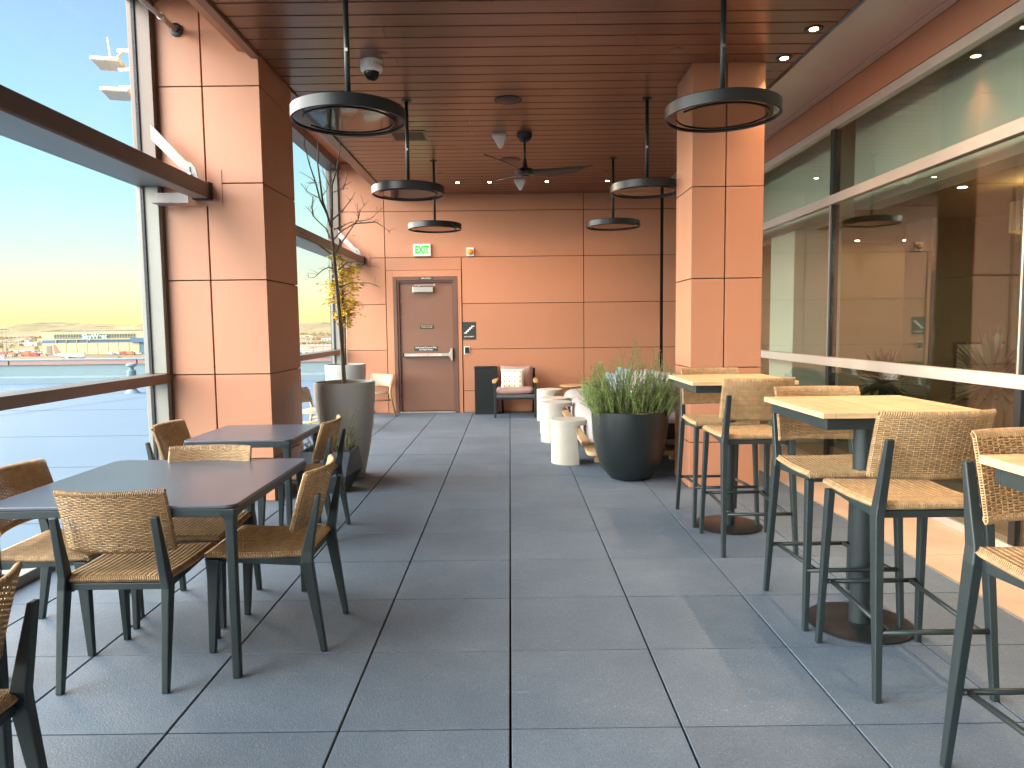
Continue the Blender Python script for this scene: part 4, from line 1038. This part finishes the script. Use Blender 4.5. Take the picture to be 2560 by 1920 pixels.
# bin
bn = empty('litter_bin', (-.40,11.63,0), 'dark perforated rectangular litter bin against the end wall', 'bin')
MB().box(-.185,.185,-.13,.14,0,.745).build('body', mat('bin_steel', (.014,.020,.023), .45, .2, var=.1), bn, bevel=.004)
mb = MB()
for i in range(19):
    for j in range(34): mb.box(-.155+.0172*i-.0032,-.155+.0172*i+.0032,-.1315,-.1301,.08+.0172*j-.0032,.08+.0172*j+.0032)
mb.build('perforations', mat('bin_holes', (.003,.003,.003), .9), bn)
mb = MB()
mb.box(-.19,.19,-.135,-.10,.747,.775).box(-.19,.19,.11,.145,.747,.775).box(-.19,-.155,-.099,.109,.747,.775).box(.155,.19,-.099,.109,.747,.775)
mb.build('lid', M['black'], bn, bevel=.003)

# ---- rope chairs by the left window
def rope_chair(x, y, rz, lab):
    t = empty('rope_chair', (x,y,0), lab, 'chair', 'pale rope lounge chairs', rz)
    # local front = +y ; timber frame
    for s in (-1, 1):
        MB().tube([(s*.30,.30,0),(s*.285,.24,.37)], [.014,.019], 10).build('leg', M['teak2'], t)
        MB().tube([(s*.30,-.34,0),(s*.29,-.26,.30),(s*.285,-.25,.42),(s*.285,-.31,.66)], [.014,.02,.021,.017], 10).build('leg', M['teak2'], t)
        MB().tube([(s*.287,.24,.30),(s*.29,-.26,.27)], .014, 8).build('side_rail', M['teak2'], t)
    MB().tube([(-.285,.24,.38),(.285,.24,.38)], .016, 10).build('cross_rail', M['teak2'], t); MB().tube([(-.285,-.25,.38),(.285,-.25,.38)], .016, 10).build('cross_rail', M['teak2'], t)
    mb = MB()
    for k in range(52): 
        x_ = -.27+.0106*k; mb.tube([(x_,.25,.398),(x_,0,.385),(x_,-.25,.398)], .0046, 5)
    mb.build('rope_seat', M['rope'], t)
    mb = MB()
    for k in range(60):
        u = -1+2*k/59; x_ = .285*u; b = -.07*(1-u*u)
        mb.tube([(x_,-.262+b,.49),(x_,-.285+b-.006,.57),(x_,-.312+b,.655),(x_,-.30+b+.012,.655),(x_,-.262+b+.018,.49)], .0046, 5)
    mb.build('rope_back', M['rope'], t)
    mb = MB(); mb.tube([(.285*u,-.312-.07*(1-u*u),.66) for u in [-1+k/6 for k in range(13)]], .013, 8).tube([(.285*u,-.262-.07*(1-u*u),.488) for u in [-1+k/6 for k in range(13)]], .011, 8)
    mb.build('back_rail', M['teak2'], t)
    return t
rc = rope_chair(-2.31,11.36,R(135), 'pale rope chair left of the brown door')
copy_tree(rc, (-2.40,8.9,0), R(-100), 'pale rope chair mostly hidden behind the front grey planter')

# ================================================================== outside
# ---- roof beyond the windows
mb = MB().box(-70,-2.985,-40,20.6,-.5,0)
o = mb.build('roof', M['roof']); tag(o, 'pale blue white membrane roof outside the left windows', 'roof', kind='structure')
mb = MB()
for y in (5.2, 7.4, 9.61, 12.86, 16.2): mb.box(-69,-3.2,y-.012,y+.012,.001,.002)
seam = mat('roof_seam', (.045,.075,.105), .9)
for x in (-7.5,-15,-24): mb.add([(x-3,6,.004),(x-2.97,6,.004),(x+1.0,20,.004),(x+.97,20,.004)], [(0,1,2,3)])
o = mb.build('roof_seams', seam); tag(o, kind='structure')
pa = empty('roof_parapet', (-20,20.6,0), 'low parapet with brownish pink cap at the far edge of the white roof', 'parapet')
TP = Matrix.Translation((20,-20.6,0))
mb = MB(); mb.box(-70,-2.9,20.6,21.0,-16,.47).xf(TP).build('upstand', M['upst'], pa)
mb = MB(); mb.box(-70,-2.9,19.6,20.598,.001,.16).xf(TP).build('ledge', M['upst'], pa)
mb = MB(); xs = [-70+3.7*k for k in range(19)]
for a, b in zip(xs, xs[1:]): mb.box(a+.02,min(b,-2.9)-.02,20.55,21.05,.475,.60)
mb.xf(TP).build('cap_panels', M['parapet'], pa)
mb = MB(); mb.box(-70,-2.9,20.53,21.07,.602,.63).xf(TP).build('coping', M['upst'], pa)
def vent(x, y, lab):
    t = empty('roof_vent', (x,y,.001), lab, 'vent', 'vents on the white roof')
    MB().lathe([(.17,0),(.085,.08),(.08,.36),(.095,.38),(.095,.52),(.05,.54),(.05,.60),(.12,.63),(.10,.67),(.02,.69)], n=24).build('stack', M['upst'], t)
vent(-8.70,16.3,'white hooded roof vent seen low through the near left window')
vent(-10.9,13.6,'small white roof vent nearer the window') if 0 else None
t = empty('roof_drain', (-16.9,19.0,.001), 'small pale roof drain box on the white roof', 'drain')
MB().box(-.35,.35,-.12,.12,0,.10).build('box', M['aluL'], t, bevel=.02)
o = MB().box(-69.9,-2.99,-39.9,20.5,-16.59,-.51).build('terminal_podium', M['parapet']); tag(o, 'terminal block under the white roof', 'building')
# floodlight mast
fm = empty('floodlight_mast', (-7.0,15.0,0), 'cream floodlight mast outside with two lamps left of the window mullion', 'floodlight')
MB().tube([(0,0,0),(0,0,8.3)], [.09,.06], 12).build('pole', M['fixture'], fm)
for z, x1 in ((7.11,-.93),(6.74,-.93),(6.38,-.93)): MB().tube([(0,0,z),(x1,0,z+.01)], .034, 10).build('arm', M['fixture'], fm)
def flood(px, pz, tx, tz):
    mb = MB(); mb.box(-.29,.29,-.20,.20,-.045,.03); mb.xf(Matrix.Translation((px,0,pz)) @ Matrix.Rotation(R(4),4,'Y') @ Matrix.Rotation(R(-14),4,'X')); o = mb.build('lamp_head', M['fixture'], fm, bevel=.015)
    mb = MB(); mb.box(-.26,-.01,-.17,.17,-.053,-.046).box(.01,.26,-.17,.17,-.053,-.046); mb.xf(Matrix.Translation((px,0,pz)) @ Matrix.Rotation(R(4),4,'Y') @ Matrix.Rotation(R(-14),4,'X')); mb.build('lamp_glass', M['aluL'], o)
    MB().tube([(px+.03,0,pz+.03),(px+.12,0,pz+.08),(tx,0,tz)], .022, 8).build('knuckle', M['silver'], fm)
flood(-1.11,6.87,-.82,7.10); flood(-.95,6.27,-.72,6.37)
MB().tube([(-1.08,0,6.93),(-1.12,0,7.38)], .018, 8).build('antenna', M['white'], fm)

# ---- airfield
ZG = -16.6
gr = MB(); gr.add([(-14000,-3000,ZG),(6000,-3000,ZG),(6000,16000,ZG),(-14000,16000,ZG)], [(0,1,2,3)])
o = gr.build('ground', M['desert']); tag(o, 'tan desert ground reaching the hills', 'ground', kind='structure')
mb = MB(); mb.add([(-900,60,ZG+.05),(300,60,ZG+.05),(300,650,ZG+.05),(-385,610,ZG+.05),(-430,560,ZG+.05),(-900,560,ZG+.05)], [(0,1,2,3,4,5)])
o = mb.build('airfield_pavement', M['apron']); tag(o, 'pale concrete apron in front of the hangar', 'apron', kind='structure')
random.seed(2)
def ridge(name, y, x0, x1, hf, n=160, m=None):
    mb = MB(); rows = []
    for j in range(9):
        q = j/8; row = []
        for i in range(n+1):
            x = x0 + (x1-x0)*i/n; h = 1.75*hf(x)*math.sin(math.pi*min(1, q*1.02)*.5)**1.3
            row.append((x+40*math.sin(i*3.1+j), y + q*1600 + 90*math.sin(i*1.7+j*2.3), ZG-5 + h + (12*math.sin(i*.9+j*1.9))*q*(1-q)*2))
        rows.append(row)
    vs = [p for r in rows for p in r]; fs = [(j*(n+1)+i, j*(n+1)+i+1, (j+1)*(n+1)+i+1, (j+1)*(n+1)+i) for j in range(8) for i in range(n)]
    mb.add(vs, fs, True); o = mb.build(name, m or M['hills']); tag(o, 'low hazy tan hills along the horizon', 'hills', kind='structure'); return o
def hf(x):
    t = x/9000.0
    return 45 + 40*math.exp(-((x+6900)/500)**2) + 55*math.exp(-((x+4800)/900)**2) + 40*math.exp(-((x+5900)/260)**2)*0 + 38*math.exp(-((x+5000)/380)**2) + 18*math.sin(x/610)+8*math.sin(x/170)
ridge('hills', 9400, -13000, 3000, hf)
# ---- hangar
hg = empty('hangar', (-310,560,ZG), 'cream aircraft hangar with a blue stripe and sliding doors', 'hangar')
def hb(nm, m, *L, parent=None):
    mb = MB()
    for l in L: mb.box(*l)
    return mb.build(nm, m, parent or hg)
x0, x1 = -57.8, 42
hb('wall', M['hangar'], (x0,x1,0,70,0,18.3))
hb('coping', M['beam'], (x0-.3,x1+.3,-.3,70.3,18.3,18.8))
hb('blue_stripe', M['hblue'], (x0,x1,-.25,0,9.3,11.4))
wf = hb('window_band', M['hglass'], (-47.9,16.0,-.15,0,12.6,15.9))
mb = MB()
for k in range(31): x = -47.9+2.13*k; mb.box(x-.11,x+.11,-.3,-.16,12.6,15.9)
mb.box(-47.9,16,-.3,-.17,13.2,13.45); mb.build('window_bars', M['hangar'], wf)
for k in range(8):
    xa = -46.5+8.2*k; hb('sliding_door', M['hangar'], (xa+.12,xa+8.0,-.9,-.3,0,9.1))
for k in range(4): hb('door_guide', M['hangar'], (-46.7+8.2*k,-46.1+8.2*k,-1.2,-.26,9.2,11.49))
hb('door_header', M['hangar'], (-47.5,16.5,-1.5,-.26,11.5,12.3))
hb('side_door', M['roof'], (14.5,22.5,-.5,-.05,0,9.0))
hb('canopy', M['hblue'], (13,24,-3,-.26,9.2,12.6))
hb('small_door', M['alu'], (-54.5,-50.5,-.3,0,0,7))
for x in (-30,-4,7): hb('roof_stack', M['hangar'], (x-.25,x+.25,5,5.5,18.8,20.4))
text('SkyWest', 'lettering', 5.4, mat('sign_pale_blue', (.30,.46,.52), .5), hg, (-15.4,-1.75,14.0), depth=.15, bold=.14, sx=1.0)
# ---- aircraft
def aircraft(x, y, rz, lab):
    t = empty('parked_aircraft', (x,y,ZG), lab, 'aircraft', 'airliners on the apron', rz)
    # nose +x, length 28
    prof = [(-14.5,.15,3.6),(-13,.55,3.4),(-10,1.15,3.1),(-7,1.5,2.9),(-3,1.6,2.8),(6,1.6,2.8),(10,1.55,2.75),(12,1.3,2.6),(13.2,.85,2.45),(13.9,.2,2.35)]
    mb = MB(); n = 20
    mb.loft([[(a, r*math.cos(2*math.pi*k/n), z+r*math.sin(2*math.pi*k/n)) for k in range(n)] for a, r, z in prof], True, True); mb.build('fuselage', M['planew'], t)
    MB().loft([[(-14.6,-.15,9.6),(-12.8,-.1,9.6),(-12.8,.1,9.6),(-14.6,.15,9.6)],[(-13.2,-.2,4.0),(-8.2,-.2,4.0),(-8.2,.2,4.0),(-13.2,.2,4.0)]]).build('tail_fin', M['planered'], t)
    for s in (-1, 1):
        w = MB().loft([[(-1.5,s*1.2,2.2),(3.2,s*1.2,2.2),(3.2,s*1.2,2.6),(-1.5,s*1.2,2.5)],[(-3.4,s*12.5,3.0),(-2.0,s*12.5,3.0),(-2.0,s*12.5,3.15),(-3.4,s*12.5,3.15)]]).build('wing', M['planew'], t)
        MB().loft([[(-3.4,s*12.5,3.1),(-2.0,s*12.5,3.1),(-2.0,s*12.6,3.1),(-3.4,s*12.6,3.1)],[(-4.3,s*13.0,4.9),(-3.7,s*13.0,4.9),(-3.7,s*13.1,4.9),(-4.3,s*13.1,4.9)]]).build('winglet', M['sign'], w)
        MB().loft([[(-13.5,s*.3,3.9),(-11.2,s*.3,3.9),(-11.2,s*.3,4.1),(-13.5,s*.3,4.1)],[(-14.4,s*4.6,4.3),(-13.3,s*4.6,4.3),(-13.3,s*4.6,4.4),(-14.4,s*4.6,4.4)]]).build('tailplane', M['planew'], t)
        mb = MB(); mb.lathe([(.02,-1.6),(.55,-1.4),(.8,0),(.8,1.2),(.6,1.3),(.02,1.0)], n=16); mb.xf(Matrix.Translation((3.0,s*4.2,1.6)) @ Matrix.Rotation(R(90),4,'Y')); mb.build('engine', M['planew'], t)
        mb = MB(); mb.tube([(-.4,s*1.6,1.6),(-.4,s*1.6,.5)], .12, 6).tube([(-.4,s*1.3,.5),(-.4,s*1.9,.5)], .5, 12); mb.build('main_gear', M['black'], t)
    mb = MB(); mb.tube([(10.5,0,1.5),(10.5,0,.4)], .1, 6).tube([(10.5,-.2,.4),(10.5,.2,.4)], .4, 12); mb.build('nose_gear', M['black'], t)
    mb = MB(); mb.box(11.6,12.6,-1.02,-.6,2.95,3.25); mb.build('cockpit_window', M['black'], t)
    mb = MB()
    for k in range(16): mb.box(-6+.95*k,-5.6+.95*k,-1.585,-1.5,3.1,3.45)
    mb.build('cabin_windows', M['sign'], t)
    return t
a1 = aircraft(-278.5,450,R(-22),'white airliner with a red tail fin parked before the hangar')
copy_tree(a1, (-311.5,423,ZG), R(-12), 'white airliner at the left edge of the window with only its nose showing')
# ---- ground vehicles, light poles and far blocks
cols = [('white_paint',(.34,.34,.32)),('red_paint',(.28,.04,.025)),('orange_paint',(.32,.11,.04)),('blue_paint',(.15,.3,.5)),('grey_paint',(.35,.35,.36))]
VM = [mat(n, c, .4, var=.0) for n, c in cols]
def truck(mats, L, h):
    mb = MB(); mb.m = 0; mb.box(-L/2,L*.22,-1,1,.55,h); mb.box(L*.24,L/2,-.95,.95,.5,h*.8); mb.box(-L/2,L/2,-.9,.9,.35,.54)
    mb.m = 1; mb.box(L*.44,L/2+.01,-.8,.8,h*.45,h*.72); mb.box(L*.28,L*.42,-.96,.96,h*.45,h*.72)
    for x in (-L*.33, L*.33):
        for s in (-1, 1): mb.tube([(x,s*.75,.36),(x,s*1.0,.36)], .36, 10)
    return mb.build('service_vehicle', mats)
random.seed(6)
VP = [(-376,530,1,7,3.2,'red tug vehicle left of the hangar corner'),(-369,528,2,6,3,'orange loader nearest the hangar corner'),(-361,532,2,8,3.4,'long orange loader before the hangar door'),(-353,529,1,6,2.8,'red tug behind the red tail fin'),(-371,520,0,5,1.9,'white van in front of the red tug'),(-364,519,0,5,1.7,'white van in front of the orange loader'),
      (-303,540,0,6,2.2,'white service truck right of the hangar doors'),(-298,541,0,5,1.9,'second white service vehicle near the hangar side door'),(-293.5,540,1,5,2.6,'red service truck at the hangar side door'),(-288,540,2,6,2.6,'orange service truck right of the hangar side door'),(-283,541,0,6,2.4,'white truck at the right window mullion')]
for x, y, c, L, h, lab in VP:
    o = truck([VM[c], M['black']], L, h); o.location = (x,y,ZG+.06); tag(o, lab, 'service vehicle', 'service vehicles by the hangar')
random.seed(14)
tr0 = truck([VM[0], M['black']], 5, 1.6); tr0.name = 'parked_car'; tr0.location = (-470,600,ZG+.05); tag(tr0, 'car in the rows parked on the airfield beyond the apron', 'car', 'cars parked beyond the apron')
tr1 = truck([VM[4], M['black']], 5, 1.6); tr1.name = 'parked_car'; tr1.location = (-455,604,ZG+.05); tag(tr1, 'car in the rows parked on the airfield beyond the apron', 'car', 'cars parked beyond the apron')
for k in range(60):
    c = (tr0, tr1)[random.random() < .35].copy(); COL.objects.link(c)
    if k < 34: y = random.choice([575,590,640,655]); x = -.72*y + random.uniform(-6,75)
    else: y = random.choice([225,240,262,300]); x = -y*random.uniform(.24,.30)
    c.location = (x, y, ZG+.05); c.rotation_euler = (0,0,random.choice([0,.1,1.57]))
def house(w, d, h, m, name='far_building'):
    mb = MB(); mb.box(-w/2,w/2,-d/2,d/2,0,h); mb.box(-w/2-.3,w/2+.3,-d/2-.3,d/2+.3,h+.01,h+.6)
    mb.m = 1
    for k in range(int(w/4)): mb.box(-w/2+1.2+4*k,-w/2+3+4*k,-d/2-.06,-d/2,h*.4,h*.7)
    return mb.build(name, [m, M['hglass']])
hs = []
cl = [mat('block_'+n, c, .8) for n, c in (('cream',(.34,.30,.22)),('tan',(.26,.19,.11)),('red',(.26,.10,.05)),('white',(.38,.37,.34)))]
labs = ['cream','tan','red brown','white']
for k in range(64):
    if k < 40: y = random.uniform(330,1500); x = -y*random.uniform(.22,.32)
    else: y = random.uniform(900,2600); x = -y*random.uniform(.64,.74)
    c = random.choices([0,1,2,3],[4,3,2,3])[0]
    key = (c, k % 3)
    if key not in dict(hs): 
        o = house((14,24,40)[k%3], 12, (5,7,9)[k%3], cl[c]); hs.append((key, o))
        tag(o, ('small','mid sized','long')[k%3] + ' low ' + labs[c] + ' building on the far desert plain', 'building', 'low buildings on the plain')
    else: o = dict(hs)[key].copy(); COL.objects.link(o)
    o.location = (x, y, ZG); o.rotation_euler = (0,0,random.uniform(-.2,.2)); o.scale = (1,1,.55)
mb = MB(); 
for k in range(1400):
    y = random.uniform(260,2400); x = -y*random.uniform(.2,.78); r = random.uniform(.8,3.2)*(1+y/2500)
    if -400 < x < -240 and y < 660: continue
    if y < 640 and x < -300: continue
    mb.add([(x-r,y,ZG),(x+r,y,ZG),(x+r*.5,y+r*.3,ZG+r*.9),(x-r*.4,y,ZG+r*1.1)], [(0,1,2,3)])
o = mb.build('desert_scrub', mat('scrub', (.16,.15,.07), .95, var=.3, vs=.05)); tag(o, 'dark scrub dotted over the desert plain', 'scrub', kind='stuff')
lp0 = None
for x, y, lab in [(-424,600,'tall light pole left of the hangar'),(-436,612,'light pole at the left edge of the window'),(-72,260,'light pole nearest the far window'),(-92,350,'light pole further off in the far window')]:
    if lp0 is None:
        lp0 = empty('light_pole', (x,y,ZG), lab, 'light pole', 'airfield light poles')
        MB().tube([(0,0,0),(0,0,20.4)], [.28,.18], 8).build('pole', M['alu'], lp0); MB().box(-2.6,2.6,-.3,.3,20.4,20.9).build('lamp_bar', M['sign'], lp0)
        pb = lp0
    else:
        pb = copy_tree(lp0, (x,y,ZG), None, lab)
        if y < 400: pb.scale = (.6,.6,.55)

# ================================================================== light
SUN_EL, SUN_AZ = R(15), math.atan2(.72, -.69)
w = bpy.data.worlds.new('World'); SC.world = w; w.use_nodes = True
N = w.node_tree.nodes; L = w.node_tree.links; bg = N['Background']
sky = N.new('ShaderNodeTexSky'); sky.sky_type = 'NISHITA'; sky.sun_disc = False; sky.sun_elevation = SUN_EL; sky.sun_rotation = SUN_AZ; sky.altitude = 1300; sky.dust_density = 2.0
tc = N.new('ShaderNodeTexCoord'); sp = N.new('ShaderNodeSeparateXYZ'); L.new(tc.outputs['Generated'], sp.inputs[0])
cr = N.new('ShaderNodeValToRGB'); els = cr.color_ramp.elements
stops = [(0,(.93,.74,.26)),(.022,(.93,.86,.31)),(.05,(.86,.95,.44)),(.10,(.68,.95,.62)),(.17,(.50,.87,.76)),(.27,(.42,.74,.96)),(.36,(.38,.61,.99)),(.48,(.33,.53,.99)),(1,(.16,.32,.75))]
els[0].position = 0; els[0].color = (*stops[0][1],1); els[1].position = 1; els[1].color = (*stops[-1][1],1)
for p, c in stops[1:-1]:
    e = els.new(p); e.color = (*c,1)
L.new(sp.outputs['Z'], cr.inputs[0])
# glow lobe added to the unseen sky, left and behind, to light the terrace
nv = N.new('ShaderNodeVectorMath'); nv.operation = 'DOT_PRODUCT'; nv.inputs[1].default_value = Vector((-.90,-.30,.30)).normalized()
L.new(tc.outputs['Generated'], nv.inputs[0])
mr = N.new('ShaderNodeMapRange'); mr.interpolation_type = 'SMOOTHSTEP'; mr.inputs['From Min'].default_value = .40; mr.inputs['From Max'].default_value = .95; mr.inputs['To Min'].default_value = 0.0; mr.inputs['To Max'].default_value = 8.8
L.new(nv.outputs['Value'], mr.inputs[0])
nv2 = N.new('ShaderNodeVectorMath'); nv2.operation = 'DOT_PRODUCT'; nv2.inputs[1].default_value = Vector((-.76,.60,.20)).normalized()  # second added lobe, warm and small, in unseen sky to the left ahead
L.new(tc.outputs['Generated'], nv2.inputs[0])
mr2 = N.new('ShaderNodeMapRange'); mr2.interpolation_type = 'SMOOTHSTEP'; mr2.inputs['From Min'].default_value = .981; mr2.inputs['From Max'].default_value = .996; mr2.inputs['To Min'].default_value = 0.0; mr2.inputs['To Max'].default_value = 26.0
L.new(nv2.outputs['Value'], mr2.inputs[0])
m4 = N.new('ShaderNodeVectorMath'); m4.operation = 'SCALE'; m4.inputs[0].default_value = (1.0,.70,.46); L.new(mr2.outputs[0], m4.inputs['Scale'])
m1 = N.new('ShaderNodeVectorMath'); m1.operation = 'SCALE'; L.new(cr.outputs[0], m1.inputs[0]); m1.inputs['Scale'].default_value = .52
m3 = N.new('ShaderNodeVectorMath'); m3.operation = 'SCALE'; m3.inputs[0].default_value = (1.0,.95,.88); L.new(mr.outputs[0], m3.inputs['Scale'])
m2 = N.new('ShaderNodeVectorMath'); m2.operation = 'SCALE'; L.new(sky.outputs[0], m2.inputs[0]); m2.inputs['Scale'].default_value = .03
ad = N.new('ShaderNodeVectorMath'); ad.operation = 'ADD'; L.new(m1.outputs[0], ad.inputs[0]); L.new(m2.outputs[0], ad.inputs[1])
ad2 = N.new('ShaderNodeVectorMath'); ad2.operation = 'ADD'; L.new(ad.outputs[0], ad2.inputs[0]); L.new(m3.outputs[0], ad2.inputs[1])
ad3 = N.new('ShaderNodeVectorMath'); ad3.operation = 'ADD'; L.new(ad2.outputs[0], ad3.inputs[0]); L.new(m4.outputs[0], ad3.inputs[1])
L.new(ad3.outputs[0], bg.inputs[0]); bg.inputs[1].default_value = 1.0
sl = bpy.data.lights.new('Sun', 'SUN'); sl.energy = 2.0; sl.angle = R(.5); sl.color = (1,.86,.66)
so_ = bpy.data.objects.new('Sun', sl); COL.objects.link(so_)
sd = Vector((math.sin(SUN_AZ)*math.cos(SUN_EL), math.cos(SUN_AZ)*math.cos(SUN_EL), math.sin(SUN_EL)))
so_.rotation_euler = sd.to_track_quat('Z','Y').to_euler(); so_.location = (20,-20,30)

# ================================================================== camera and render
p_, y_, r_, f_, h_ = .08078866, .00195371, -.01172552, 1775.3716, 1.423278
f = Vector((math.sin(y_)*math.cos(p_), math.cos(y_)*math.cos(p_), -math.sin(p_)))
rt = Vector((math.cos(y_), -math.sin(y_), 0)); up = rt.cross(f)
r2 = rt*math.cos(r_) + up*math.sin(r_); u2 = -rt*math.sin(r_) + up*math.cos(r_)
cd = bpy.data.cameras.new('Camera'); cam = bpy.data.objects.new('Camera', cd); COL.objects.link(cam)
cam.matrix_world = Matrix(((r2.x,u2.x,-f.x,0),(r2.y,u2.y,-f.y,0),(r2.z,u2.z,-f.z,h_),(0,0,0,1)))
cd.sensor_width = 36; cd.lens = f_/2560*36; cd.clip_start = .05; cd.clip_end = 40000
SC.camera = cam
SC.view_settings.view_transform = 'Standard'; SC.view_settings.look = 'None'; SC.view_settings.exposure = .88; SC.view_settings.gamma = 1
SC.render.engine = 'CYCLES'
cy = SC.cycles; cy.max_bounces = 10; cy.diffuse_bounces = 6; cy.glossy_bounces = 4; cy.transparent_max_bounces = 12; cy.transmission_bounces = 4
cy.sample_clamp_indirect = 6; cy.use_denoising = True; cy.caustics_reflective = False; cy.caustics_refractive = False
try: cy.denoiser = 'OPENIMAGEDENOISE'
except Exception: pass
